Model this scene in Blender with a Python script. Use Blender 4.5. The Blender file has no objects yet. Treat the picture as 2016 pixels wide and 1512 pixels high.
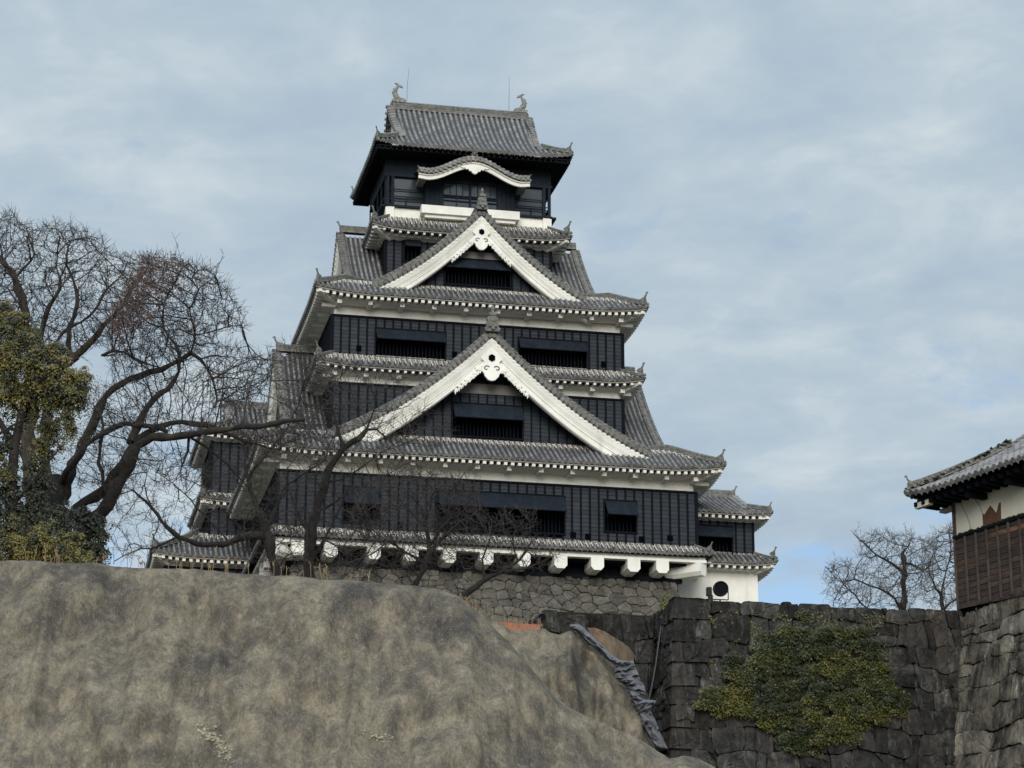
import bpy, math, random
import numpy as np
from mathutils import Vector, noise as mnoise
rnd = random.Random(7)
rng = np.random.default_rng(11)
sc = bpy.context.scene
# ------------------------------------------------------------------ camera, sky, sun, exposure
F = 4900.0                      # focal length in photo pixels (2016 wide)
PITCH = math.atan(1529 / F)
cd = bpy.data.cameras.new('camera'); cam = bpy.data.objects.new('camera', cd); sc.collection.objects.link(cam)
cd.sensor_width = 36; cd.lens = F / 2016 * 36; cd.clip_start = 0.5; cd.clip_end = 20000
cam.location = (0, 0, 0); cam.rotation_euler = (math.pi / 2 + PITCH, 0, 0); sc.camera = cam
SUN_EL, SUN_AZ = math.radians(24), math.radians(180)      # azimuth: clockwise from +Y
sd = bpy.data.lights.new('sun', 'SUN'); so = bpy.data.objects.new('sun', sd); sc.collection.objects.link(so)
sd.energy = 2.75; sd.angle = math.radians(34); sd.color = (1.0, 0.95, 0.86)
sdir = Vector((math.sin(SUN_AZ) * math.cos(SUN_EL), math.cos(SUN_AZ) * math.cos(SUN_EL), math.sin(SUN_EL)))
so.rotation_euler = sdir.to_track_quat('Z', 'Y').to_euler()
w = bpy.data.worlds.new('World'); sc.world = w; w.use_nodes = True
def build_world():
    nt = w.node_tree; N = nt.nodes; L = nt.links
    for n in list(N): N.remove(n)
    out = N.new('ShaderNodeOutputWorld')
    sky = N.new('ShaderNodeTexSky'); sky.sky_type = 'NISHITA'; sky.sun_disc = False
    sky.sun_elevation = SUN_EL; sky.sun_rotation = SUN_AZ; sky.air_density = 1.0; sky.dust_density = 0.6; sky.ozone_density = 2.0
    bs = N.new('ShaderNodeBackground'); bs.inputs[1].default_value = 0.13
    L.new(sky.outputs[0], bs.inputs[0])
    tc = N.new('ShaderNodeTexCoord'); sep = N.new('ShaderNodeSeparateXYZ'); L.new(tc.outputs['Generated'], sep.inputs[0])
    # project the view direction on a high flat cloud deck
    def math_(op, a, b=None, v=None):
        m = N.new('ShaderNodeMath'); m.operation = op
        L.new(a, m.inputs[0]) if not isinstance(a, float) else None
        if b is not None: L.new(b, m.inputs[1])
        if v is not None: m.inputs[1].default_value = v
        return m.outputs[0]
    zc = math_('MAXIMUM', sep.outputs[2], v=0.0); zc = math_('ADD', zc, v=0.10)
    px = math_('DIVIDE', sep.outputs[0], zc); py = math_('DIVIDE', sep.outputs[1], zc)
    cmb = N.new('ShaderNodeCombineXYZ'); L.new(px, cmb.inputs[0]); L.new(py, cmb.inputs[1])
    def noise_(scale, det, rough, sx, sy, rot, off, dist=0.0):
        mp = N.new('ShaderNodeMapping'); mp.inputs['Scale'].default_value = (sx, sy, 1); mp.inputs['Rotation'].default_value = (0, 0, rot)
        mp.inputs['Location'].default_value = off
        L.new(cmb.outputs[0], mp.inputs[0])
        t = N.new('ShaderNodeTexNoise'); t.inputs['Scale'].default_value = scale; t.inputs['Detail'].default_value = det
        t.inputs['Roughness'].default_value = rough; t.inputs['Distortion'].default_value = dist
        L.new(mp.outputs[0], t.inputs[0]); return t.outputs[0]
    n1 = noise_(1.5, 5, .55, 1.2, .62, .25, (3.1, 1.2, 0), .2)       # broad tone
    n2 = noise_(7.0, 6, .58, 1.0, .95, .15, (0.4, 7.7, 0), .25)      # bands and ripples
    n3 = noise_(4.6, 6, .60, 1.0, .8, .1, (5.0, 2.35, 0), .2)       # openings
    def ramp(src, stops):
        r = N.new('ShaderNodeValToRGB'); cr = r.color_ramp
        while len(cr.elements) > 1: cr.elements.remove(cr.elements[-1])
        cr.elements[0].position, cr.elements[0].color = stops[0][0], (*stops[0][1], 1)
        for p, c in stops[1:]:
            e = cr.elements.new(p); e.color = (*c, 1)
        L.new(src, r.inputs[0]); return r.outputs[0]
    mixn = N.new('ShaderNodeMix'); mixn.data_type = 'FLOAT'; mixn.inputs[0].default_value = .58
    L.new(n1, mixn.inputs[2]); L.new(n2, mixn.inputs[3])
    cloud = ramp(mixn.outputs[0], [(.34, (.400, .500, .615)), (.45, (.440, .545, .640)), (.53, (.490, .590, .668)), (.64, (.61, .685, .735))])
    # an overcast deck is brighter towards the zenith
    zb = N.new('ShaderNodeMapRange'); L.new(sep.outputs[2], zb.inputs[0]); zb.inputs[1].default_value = .45; zb.inputs[2].default_value = 1.0
    zb.inputs[3].default_value = 1.0; zb.inputs[4].default_value = 2.5
    bc = N.new('ShaderNodeBackground'); L.new(cloud, bc.inputs[0]); L.new(zb.outputs[0], bc.inputs[1])
    # cover: lower clouds break open near the horizon
    zh = N.new('ShaderNodeMapRange'); L.new(sep.outputs[2], zh.inputs[0]); zh.inputs[1].default_value = .205; zh.inputs[2].default_value = .30
    zh.inputs[3].default_value = -.01; zh.inputs[4].default_value = .20
    add = N.new('ShaderNodeMath'); add.operation = 'ADD'; L.new(n3, add.inputs[0]); L.new(zh.outputs[0], add.inputs[1])
    cov = ramp(add.outputs[0], [(.42, (.10, .10, .10)), (.51, (.75, .75, .75)), (.58, (1, 1, 1))])
    ms = N.new('ShaderNodeMixShader'); L.new(cov, ms.inputs[0]); L.new(bs.outputs[0], ms.inputs[1]); L.new(bc.outputs[0], ms.inputs[2])
    L.new(ms.outputs[0], out.inputs[0])
build_world()
sc.view_settings.view_transform = 'Standard'; sc.view_settings.look = 'None'; sc.view_settings.exposure = 0.0; sc.view_settings.gamma = 1.0

# ------------------------------------------------------------------ pixel rays (to measure positions from the photo)
TH = math.radians(12.0)
EX = np.array([math.cos(TH), math.sin(TH), 0.]); EY = np.array([-math.sin(TH), math.cos(TH), 0.])
KO = np.array([-1.295, 142.6, 0.])                               # keep: centre of the first-storey facade
def ray(u, v):
    a = (u - 1008) / F; b = (756 - v) / F
    return np.array([a, math.cos(PITCH) - b * math.sin(PITCH), math.sin(PITCH) + b * math.cos(PITCH)])
def at(u, v, D):                                                 # point on the ray at horizontal distance (along Y) D
    r = ray(u, v); return r * (D / r[1])
def onplane(u, v, P0, nrm):
    r = ray(u, v); return r * ((P0 @ nrm) / (r @ nrm))

# ------------------------------------------------------------------ object helpers
def link(o, parent=None):
    sc.collection.objects.link(o)
    if parent is not None: o.parent = parent
    return o
def tag(o, label=None, cat=None, group=None, kind=None):
    if label: o['label'] = label
    if cat: o['category'] = cat
    if group: o['group'] = group
    if kind: o['kind'] = kind
    return o
def empty(name, loc, rz=0, **k):
    o = bpy.data.objects.new(name, None); o.location = loc; o.rotation_euler = (0, 0, rz); o.empty_display_size = .5
    link(o); return tag(o, **k)
class MB:
    def __init__(s): s.V = []; s.n = 0; s.F = []; s.M = []
    def add(s, V, Fc, m=0):
        V = np.asarray(V, float).reshape(-1, 3); s.V.append(V); b = s.n
        for f in Fc: s.F.append([i + b for i in f])
        s.M += [m] * len(Fc); s.n += len(V)
    def box(s, x0, x1, y0, y1, z0, z1, T=None, m=0):
        V = np.array([[x, y, z] for x in (x0, x1) for y in (y0, y1) for z in (z0, z1)], float)
        if T: V = T(V)
        s.add(V, [(0, 1, 3, 2), (4, 6, 7, 5), (0, 4, 5, 1), (2, 3, 7, 6), (0, 2, 6, 4), (1, 5, 7, 3)], m)
    def grid(s, P, m=0, closed=False):                           # P: (a, b, 3)
        a, b = P.shape[:2]; Fc = []
        for i in range(a - 1):
            for j in range(b - (0 if closed else 1)):
                k = (j + 1) % b
                Fc.append((i * b + j, i * b + k, (i + 1) * b + k, (i + 1) * b + j))
        s.add(P.reshape(-1, 3), Fc, m)
    def tube(s, pts, rad, n=6, cap=True, m=0, flat=1.0):
        pts = np.asarray(pts, float); k = len(pts); rad = np.broadcast_to(rad, (k,))
        d = np.gradient(pts, axis=0); d /= np.linalg.norm(d, axis=1)[:, None] + 1e-9
        up = np.array([0, 0, 1.]) if abs(d[0][2]) < .9 else np.array([1., 0, 0])
        P = np.zeros((k, n, 3)); an = np.arange(n) * 2 * math.pi / n
        for i in range(k):
            a = np.cross(d[i], up); a /= np.linalg.norm(a) + 1e-9; b = np.cross(a, d[i])
            P[i] = pts[i] + rad[i] * (np.cos(an)[:, None] * a * flat + np.sin(an)[:, None] * b)
            up = b
        s.grid(P, m, closed=True)
        if cap:
            s.add(P[0], [tuple(range(n))[::-1]], m); s.add(P[-1], [tuple(range(n))], m)
    def prism(s, poly, y0, y1, T=None, m=0):                     # poly of (x, z), extruded in y
        n = len(poly); V = np.array([[x, y0, z] for x, z in poly] + [[x, y1, z] for x, z in poly], float)
        if T: V = T(V)
        s.add(V, [tuple(range(n)), tuple(range(2 * n - 1, n - 1, -1))] + [(i, i + n, (i + 1) % n + n, (i + 1) % n) for i in range(n)], m)
    def build(s, name, mats, parent=None, smooth=False):
        me = bpy.data.meshes.new(name)
        if s.V:
            V = np.concatenate(s.V); tot = [len(f) for f in s.F]; idx = np.fromiter((i for f in s.F for i in f), np.int32)
            me.vertices.add(len(V)); me.vertices.foreach_set('co', V.ravel())
            me.loops.add(len(idx)); me.loops.foreach_set('vertex_index', idx)
            me.polygons.add(len(tot)); st = np.concatenate([[0], np.cumsum(tot)[:-1]]).astype(np.int32)
            me.polygons.foreach_set('loop_start', st); me.polygons.foreach_set('loop_total', np.array(tot, np.int32))
            me.polygons.foreach_set('material_index', np.array(s.M, np.int32))
            me.polygons.foreach_set('use_smooth', np.full(len(tot), bool(smooth)))
            me.update(calc_edges=True); me.validate()
        for mt in (mats if isinstance(mats, (list, tuple)) else [mats]): me.materials.append(mt)
        return link(bpy.data.objects.new(name, me), parent)

# ------------------------------------------------------------------ materials
def material(name, c1, c2=None, scale=2.0, detail=6, rough=.8, bump=.2, bscale=None, island=0.0, stretch=(1, 1, 1), spec=.5,
             c3=None, s3=.6, t3=(.55, .7), st3=(1, 1, 1), bdist=.05, ramp=(.35, .65), dirt=None, nrough=.6, extra=()):
    m = bpy.data.materials.new(name); m.use_nodes = True; nt = m.node_tree; N = nt.nodes; L = nt.links; p = N['Principled BSDF']
    p.inputs['Roughness'].default_value = rough; p.inputs['Specular IOR Level'].default_value = spec
    c2 = c2 or tuple(x * .75 for x in c1)
    tc = N.new('ShaderNodeTexCoord')
    def nz(sc_, st, det=detail):
        mp = N.new('ShaderNodeMapping'); mp.inputs['Scale'].default_value = st; L.new(tc.outputs['Object'], mp.inputs[0])
        t = N.new('ShaderNodeTexNoise'); t.inputs['Scale'].default_value = sc_; t.inputs['Detail'].default_value = det; t.inputs['Roughness'].default_value = nrough
        L.new(mp.outputs[0], t.inputs[0]); return t.outputs[0]
    def rng_(src, a, b):
        r = N.new('ShaderNodeMapRange'); r.inputs[1].default_value = a; r.inputs[2].default_value = b; L.new(src, r.inputs[0]); return r.outputs[0]
    def mix(fac, a, b, mode='MIX'):
        x = N.new('ShaderNodeMix'); x.data_type = 'RGBA'; x.blend_type = mode
        if isinstance(fac, float): x.inputs[0].default_value = fac
        else: L.new(fac, x.inputs[0])
        for k, s_ in ((6, a), (7, b)):
            if isinstance(s_, tuple): x.inputs[k].default_value = (*s_, 1)
            else: L.new(s_, x.inputs[k])
        return x.outputs[2]
    n1 = nz(scale, stretch); col = mix(rng_(n1, *ramp), c2, c1)
    if c3: col = mix(rng_(nz(s3, st3), *t3), col, c3)
    if dirt: col = mix(rng_(nz(dirt[1], dirt[2]), *dirt[3]), col, dirt[0])
    for (ec, es, est, et, ea) in extra:
        f = N.new('ShaderNodeMath'); f.operation = 'MULTIPLY'; L.new(rng_(nz(es, est), *et), f.inputs[0]); f.inputs[1].default_value = ea
        col = mix(f.outputs[0], col, ec)
    if island:
        g = N.new('ShaderNodeNewGeometry'); r = N.new('ShaderNodeMapRange'); L.new(g.outputs['Random Per Island'], r.inputs[0])
        r.inputs[3].default_value = 1 - island; r.inputs[4].default_value = 1 + island
        hs = N.new('ShaderNodeHueSaturation'); L.new(r.outputs[0], hs.inputs['Value']); L.new(col, hs.inputs['Color']); col = hs.outputs[0]
    L.new(col, p.inputs['Base Color'])
    if bump:
        b = N.new('ShaderNodeBump'); b.inputs['Strength'].default_value = bump; b.inputs['Distance'].default_value = bdist
        L.new(nz(bscale or scale * 4, stretch), b.inputs['Height']); L.new(b.outputs[0], p.inputs['Normal'])
    return m
M = {}
M['tile'] = material('roof_tile', (.235, .228, .222), (.105, .103, .104), 1.6, rough=.62, bump=.15, island=.28, c3=(.20, .195, .17), s3=1.1, t3=(.58, .75), ramp=(.3, .68))
M['verge'] = material('verge_tile', (.165, .16, .15), (.065, .065, .063), 4, rough=.75, bump=.3, bdist=.02, island=.25)
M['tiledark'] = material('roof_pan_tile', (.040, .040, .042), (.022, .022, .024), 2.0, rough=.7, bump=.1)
M['plaster'] = material('white_plaster', (.80, .79, .74), (.66, .65, .60), .7, rough=.92, bump=.12, c3=(.50, .49, .45), s3=1.1, t3=(.56, .85), st3=(1, 1, .16), nrough=.65, extra=[((.46, .45, .41), 6.0, (1, 1, .22), (.60, .78), .35)])
M['joint'] = material('joint_plaster', (.74, .71, .65), (.46, .43, .38), 6, rough=.9, bump=.1, island=.15)
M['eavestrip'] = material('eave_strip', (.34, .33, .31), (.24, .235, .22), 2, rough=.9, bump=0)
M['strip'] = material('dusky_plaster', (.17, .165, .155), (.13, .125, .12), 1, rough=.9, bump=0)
M['soffit'] = material('soffit_plaster', (.70, .69, .65), (.60, .59, .55), .8, rough=.9, bump=.03)
M['board'] = material('black_board', (.015, .022, .033), (.009, .014, .022), 1.2, rough=.6, bump=.10, island=.30, stretch=(1, 1, 3), spec=.28, extra=[((.023, .029, .037), .5, (1, 1, .4), (.52, .75), .6)])
M['eaveshade'] = material('shaded_eave_board', (.055, .048, .042), (.035, .03, .028), 3, rough=.9, bump=0)  # board colour darkened for the shadow between the rafters
M['batten'] = material('black_batten', (.0035, .0055, .009), (.0025, .0035, .006), 3, rough=.8, bump=.1, spec=.12)
M['dark'] = material('dark_inside', (.002, .003, .005), (.001, .002, .003), 3, rough=1, bump=0, spec=.02)  # near-black colour holds the shade inside recesses and loopholes
M['shutter'] = material('shutter_board', (.014, .020, .029), (.009, .013, .020), 2, rough=.8, bump=.1, island=.12, spec=.15)
M['orn'] = material('ornament_tile', (.19, .185, .17), (.07, .075, .07), 5, rough=.75, bump=.3, bdist=.02)
M['fish'] = material('weathered_tile', (.26, .27, .24), (.07, .075, .07), 7, rough=.75, bump=.4, bdist=.02)
M['metal'] = material('grey_metal', (.16, .18, .19), (.12, .13, .14), 3, rough=.5, bump=0)
M['keepstone'] = material('keep_base_stone', (.138, .130, .112), (.070, .067, .060), 1.8, rough=.95, bump=.8, bscale=5, island=.26, nrough=.7, spec=.1, bdist=.06, c3=(.26, .225, .16), s3=.35, t3=(.66, .74))
M['lattice'] = material('lattice_black', (.006, .008, .012), (.004, .005, .008), 3, rough=.9, bump=0, spec=.1)  # bars coloured near-black to sink into the shade of the opening
M['gap'] = material('stone_gap', (.012, .011, .010), (.006, .006, .005), 3, rough=1, bump=0)
M['wallstone'] = material('weathered_wall_stone', (.050, .048, .045), (.013, .013, .013), 2.2, rough=.95, bump=.8, bscale=9, island=.45, bdist=.03, nrough=.7, detail=10, ramp=(.36, .66), spec=.1,
                          extra=[((.15, .145, .125), 5.0, (1, 1, .16), (.55, .72), .75), ((.24, .23, .20), 9.0, (1, 1, .22), (.62, .74), .6), ((.045, .035, .028), .7, (1, 1, .5), (.52, .7), .7), ((.012, .012, .012), 3.0, (1, 1, .15), (.55, .70), .8)])
M['pale_stone'] = material('lichen_pale_stone', (.145, .13, .105), (.022, .021, .019), 1.3, rough=.95, bump=.8, bscale=9, island=.40, bdist=.03, stretch=(1, 1, .5), nrough=.7, detail=10, ramp=(.38, .60), spec=.1,
                           extra=[((.40, .38, .32), 1.6, (1, 1, .14), (.57, .68), .85), ((.012, .012, .012), 2.2, (1, 1, .14), (.54, .66), .85), ((.22, .20, .17), 7.0, (1, 1, .25), (.56, .70), .5)])
M['cloth'] = material('slope_cover_fibre', (.262, .228, .168), (.112, .099, .085), 1.5, rough=1, bump=.9, bscale=20, detail=10, bdist=.05, stretch=(1, 1, .8), spec=.03, nrough=.75, ramp=(.40, .60),
                      extra=[((.31, .275, .18), .5, (1, 1, .10), (.57, .68), .6), ((.040, .039, .042), .38, (1, 1, .7), (.49, .62), .8), ((.065, .060, .058), 2.6, (1, 1, .5), (.53, .66), .6), ((.40, .37, .30), 4.0, (1, 1, .8), (.60, .70), .5), ((.07, .065, .06), 16.0, (1, 1, .45), (.47, .60), .5), ((.38, .35, .28), 24.0, (1, 1, .45), (.54, .66), .5)])
M['flake'] = material('pale_flake', (.36, .325, .25), (.25, .225, .17), 8, rough=1, bump=0, island=.25)
M['ochre'] = material('ochre_earth', (.16, .125, .085), (.055, .042, .032), 2.2, rough=1, bump=.6, stretch=(1, 1, .35), c3=(.10, .04, .028), s3=1.2, t3=(.58, .70))
M['tarp'] = material('grey_tarpaulin', (.135, .14, .155), (.11, .115, .13), 2, rough=.8, bump=.3, spec=.2)
M['earth'] = material('brown_earth', (.10, .085, .06), (.05, .045, .03), .8, rough=1, bump=.5)
M['bark'] = material('dark_bark', (.024, .019, .016), (.008, .007, .0065), 3, rough=.95, bump=.8, bscale=9, stretch=(1, 1, .5), c3=(.05, .06, .03), s3=1.2, t3=(.6, .75))
M['palebark'] = material('pale_bark', (.062, .048, .038), (.020, .017, .015), 3, rough=.95, bump=.8, bscale=9, stretch=(1, 1, .35))
M['twig'] = material('twig_bark', (.042, .034, .030), (.022, .019, .019), 2, rough=.9, bump=0)
M['twigpale'] = material('pale_twig_bark', (.085, .075, .065), (.045, .04, .036), 2, rough=.9, bump=0)
def leafmat(n, c1, c2, sc_=.7):
    m = material(n, c1, c2, sc_, rough=.55, bump=0, island=.35); p = m.node_tree.nodes['Principled BSDF']
    p.inputs['Subsurface Weight'].default_value = 0.0
    return m
M['leaf'] = leafmat('lit_yellow_green_leaf', (.165, .132, .026), (.042, .047, .014), .9)  # tone of sunlit leaves; leafdark is their shaded tone on the evergreen
M['leafdark'] = leafmat('dark_and_shaded_leaf', (.030, .034, .013), (.011, .015, .007))
M['redleaf'] = leafmat('dry_red_brown_leaf', (.09, .035, .022), (.045, .022, .018))
M['ivy'] = leafmat('ivy_leaf', (.060, .068, .014), (.016, .024, .009), 1.1)
M['ivyyellow'] = leafmat('ivy_yellow_leaf', (.12, .105, .014), (.05, .055, .012), 1.1)
M['wood'] = material('red_brown_board', (.056, .030, .019), (.012, .008, .007), 1.2, rough=.75, bump=.3, bscale=8, island=.55, stretch=(1, 1, 5), c3=(.17, .075, .035), s3=.9, t3=(.56, .70), st3=(.35, .35, 2.4))
M['woodbatten'] = material('brown_batten', (.075, .052, .042), (.035, .024, .02), 2, rough=.8, bump=.2)
M['patch'] = material('exposed_clay', (.13, .055, .030), (.09, .04, .025), 4, rough=.9, bump=.3)
M['beige'] = material('aged_plaster', (.66, .62, .52), (.56, .52, .43), .7, rough=.92, bump=.05, c3=(.42, .39, .33), s3=1.0, t3=(.62, .9), st3=(1, 1, .3))
M['moss'] = material('moss', (.05, .055, .02), (.025, .028, .014), 6, rough=1, bump=1)
M['black_metal'] = material('black_metal', (.010, .010, .012), (.007, .007, .008), 3, rough=.55, bump=0, spec=.2)
M['hose'] = material('black_hose', (.008, .009, .010), (.005, .005, .006), 3, rough=.45, bump=0)
M['orange'] = material('orange_net', (.34, .11, .05), (.22, .075, .04), 5, rough=.7, bump=0)
M['straw'] = material('dry_straw', (.25, .18, .10), (.14, .10, .06), 2, rough=.9, bump=0)
def glassmat():
    m = bpy.data.materials.new('window_glass'); m.use_nodes = True; p = m.node_tree.nodes['Principled BSDF']
    p.inputs['Base Color'].default_value = (.035, .045, .055, 1); p.inputs['Roughness'].default_value = .12; p.inputs['Specular IOR Level'].default_value = .75
    return m
M['glass'] = glassmat()

# ------------------------------------------------------------------ Japanese roof building blocks (local coordinates of a building)
ROW = .325
def ident(V): return V
def roof_side(mb, A, e, n, L, D, prof, lift=0., R=4., dmax=None, row=ROW, joint=.5, kT=.3, ribs=True, T=ident, r=.088, K=9, caps=True, jd=None):
    """One tiled roof slope: pan sheet + half-round cover tiles + eave discs. A eave start, e along, n inward, prof(d)->z."""
    A = np.array(A, float); e = np.array(e, float); n = np.array(n, float)
    dmax = dmax or (lambda c: min(D, c, L - c))
    def k(c): return max(0, 1 - c / R) ** 2.2
    def S(c, d, o=0.):
        p = A + e * c + n * d
        sl = (prof(d + .05) - prof(d - .05)) / .1
        z = prof(d) + lift * (k(c) + k(L - c)) * max(0, 1 - d / max(D, 1.5)) + o / math.sqrt(1 + sl * sl)
        p = p - n * (o * sl / math.sqrt(1 + sl * sl))
        return (p[0], p[1], z)
    nr = max(2, int(round(L / row))); rw = L / nr
    cs = [i * rw for i in range(nr + 1)]
    P = np.array([[S(c, t / K * max(0.02, dmax(c))) for t in range(K + 1)] for c in cs])
    mb.grid(T(P.reshape(-1, 3)).reshape(P.shape), 1)
    lo = P[:, 0].copy(); lo[:, 2] -= .05; Q = np.stack([P[:, 0], lo], 1); mb.grid(T(Q.reshape(-1, 3)).reshape(Q.shape), 1)
    if not ribs: return
    an = np.array([0, .25, .5, .75, 1]) * math.pi
    for i in range(nr):
        c = (i + .5) * rw; dm = dmax(c)
        if dm < .12: continue
        nt = max(1, int(round(dm / kT))); st = dm / nt
        for j in range(nt):
            d0, d1 = j * st - (.04 if j == 0 else 0), (j + 1) * st
            ring = []
            for d, rr in ((d0, r), (d1, r * .86)):
                ring.append([S(c + rr * math.cos(a), d, rr * math.sin(a) * 1.1) for a in an])
            G = np.array(ring); mb.grid(T(G.reshape(-1, 3)).reshape(G.shape), 0)
        if caps:
            z0 = .012; cc = [S(c + r * 1.2 * math.cos(a), -.05, r * 1.2 * math.sin(a) + z0) for a in np.arange(8) * math.pi / 4]
            b2 = [S(c + r * 1.2 * math.cos(a), .02, r * 1.2 * math.sin(a) + z0) for a in np.arange(8) * math.pi / 4]
            V = T(np.array(cc + b2)); mb.add(V, [tuple(range(8))] + [(q, (q + 1) % 8, (q + 1) % 8 + 8, q + 8) for q in range(8)], 0)
        # drip tile hanging between the covers
        c2 = c + rw / 2
        if c2 < L - .1:
            V = T(np.array([S(c2 - .11, -.03, .03), S(c2 + .11, -.03, .03), S(c2 + .085, -.035, -.09), S(c2, -.04, -.17), S(c2 - .085, -.035, -.09)])); mb.add(V, [(0, 1, 2, 3, 4)], 0)
        if joint > 0:                                             # lime plaster packed along the cover tiles near the wall
            for sgn in (-1, 1):
                d1 = dm if jd is None else min(dm, jd); d0 = max(.1, d1 - (dm * joint if jd is None else .62) * rnd.uniform(.75, 1.1))
                if d1 - d0 < .1 or dm < (D if jd is None else jd) * .6: continue
                w0 = r * 1.02; a_, b_, c_, d_ = S(c + sgn * w0, d0, .03), S(c + sgn * w0, d1, .05), S(c + sgn * (w0 + .045), d1, .05), S(c + sgn * (w0 + .02), d0, .02)
                mb.add(T(np.array([a_, b_, c_, d_])), [(0, 1, 2, 3)], 2)
                mb.add(T(np.array([S(c + sgn * r, d0, .01), S(c + sgn * r, d1, .01), S(c + sgn * r * .75, d1, .085), S(c + sgn * r * .75, d0, .08)])), [(0, 1, 2, 3)], 2)
            nb = int((joint * dm if jd is None else .62) / .27); dj = dm if jd is None else min(dm, jd)
            for q in range(nb):                                   # small lumps across the pan tiles
                dd = dj - .06 - q * .27 + rnd.uniform(-.03, .03)
                if dd < .1 or dm < (D if jd is None else jd) * .6: continue
                V = T(np.array([S(c + r, dd, .02), S(c + rw - r, dd, .02), S(c + rw - r, dd, .075), S(c + r, dd, .075), S(c + r, dd + .07, .03), S(c + rw - r, dd + .07, .03)]))
                mb.add(V, [(0, 1, 2, 3), (3, 2, 5, 4)], 2)
    return S
def ridge(mb, pts, w=.28, h=.34, T=ident, discs=True, m=0, cap=.09):
    """Stacked ridge tiles along a polyline (sitting on the points)."""
    pts = np.asarray(pts, float); d = np.gradient(pts, axis=0); side = np.stack([d[:, 1], -d[:, 0], d[:, 0] * 0], 1)
    side /= np.linalg.norm(side, axis=1)[:, None] + 1e-9
    z = np.array([0, 0, 1.])
    prof = [(-w * .62, 0), (-w * .62, h * .18), (-w * .5, h * .2), (-w * .5, h * .42), (-w * .56, h * .44), (-w * .56, h * .52), (-w * .42, h * .54), (-w * .42, h * .78), (-w * .5, h * .8), (-w * .3, h * .95), (0, h * 1.08),
            (w * .3, h * .95), (w * .5, h * .8), (w * .42, h * .78), (w * .42, h * .54), (w * .56, h * .52), (w * .56, h * .44), (w * .5, h * .42), (w * .5, h * .2), (w * .62, h * .18), (w * .62, 0)]
    P = np.array([[p + s * a + z * b for a, b in prof] for p, s in zip(pts, side)])
    mb.grid(T(P.reshape(-1, 3)).reshape(P.shape), m)
    for q in (P[0], P[-1]): mb.add(T(q), [tuple(range(len(prof)))], m)
    if discs:
        seg = np.linalg.norm(np.diff(pts, axis=0), axis=1); cum = np.concatenate([[0], np.cumsum(seg)]); L = cum[-1]; nn = max(1, int(L / .2))
        for i in range(nn):
            for lv, off in ((h * .31, 0), (h * .66, .5)):
                t = (i + .25 + off * .9) / nn * L; p = np.array([np.interp(t, cum, pts[:, k]) for k in range(3)]); s = np.array([np.interp(t, cum, side[:, k]) for k in range(3)])
                dr = np.array([-s[1], s[0], 0])
                for sg in (-1, 1):
                    c = p + s * sg * (w * .5 + .03) + z * lv
                    V = [c + dr * .062 * math.cos(a) + z * .055 * math.sin(a) for a in np.arange(6) * math.pi / 3]
                    mb.add(T(np.array(V)), [tuple(range(6))], 2 if False else m)
def horn(mb, p, out, s=1.0, T=ident, m=0):
    """Demon tile and upturned horn that close the low end of a hip ridge; out = 2D outward direction."""
    o = np.array([out[0], out[1], 0.]); o /= np.linalg.norm(o); z = np.array([0, 0, 1.]); sd_ = np.array([o[1], -o[0], 0]); p = np.asarray(p, float)
    def bx(a0, a1, wd, z0, z1):
        V = np.array([p + o * a + sd_ * b + z * c for a in (a0, a1) for b in (-wd, wd) for c in (z0, z1)])
        mb.add(T(V), [(0, 1, 3, 2), (4, 6, 7, 5), (0, 4, 5, 1), (2, 3, 7, 6), (0, 2, 6, 4), (1, 5, 7, 3)], m)
    bx(-.22 * s, .02 * s, .22 * s, -.05, .5 * s); bx(-.25 * s, .06 * s, .15 * s, .45 * s, .68 * s); bx(-.2 * s, .04 * s, .27 * s, .0, .26 * s)
    tp = [p + o * a * s + z * b * s for a, b in ((-.45, .52), (-.2, .62), (-.02, .72), (.10, .86), (.17, 1.04), (.18, 1.16))]
    P = [T(np.array([q]))[0] for q in tp]; mb.tube(P, np.array([.12, .12, .10, .08, .07, .075]) * s, 6, m=m)
    q = tp[-1]; hk = [q, q + o * .09 * s - z * .02 * s, q + o * .15 * s - z * .10 * s]
    mb.tube([T(np.array([x]))[0] for x in hk], np.array([.07, .06, .04]) * s, 6, m=m)
    lo = [p + o * (-.2) * s - z * .02, p + o * .30 * s + z * .03]
    mb.tube([T(np.array([x]))[0] for x in lo], .11 * s, 8, m=m)
    lo = [p + o * .30 * s + z * .03, p + o * .36 * s + z * .04]; mb.tube([T(np.array([x]))[0] for x in lo], .15 * s, 8, m=m)
    lo = [p - o * .3 * s - z * .33 * s, p + o * .14 * s - z * .27 * s]; mb.tube([T(np.array([x]))[0] for x in lo], [.13 * s, .17 * s], 8, m=m)
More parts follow.
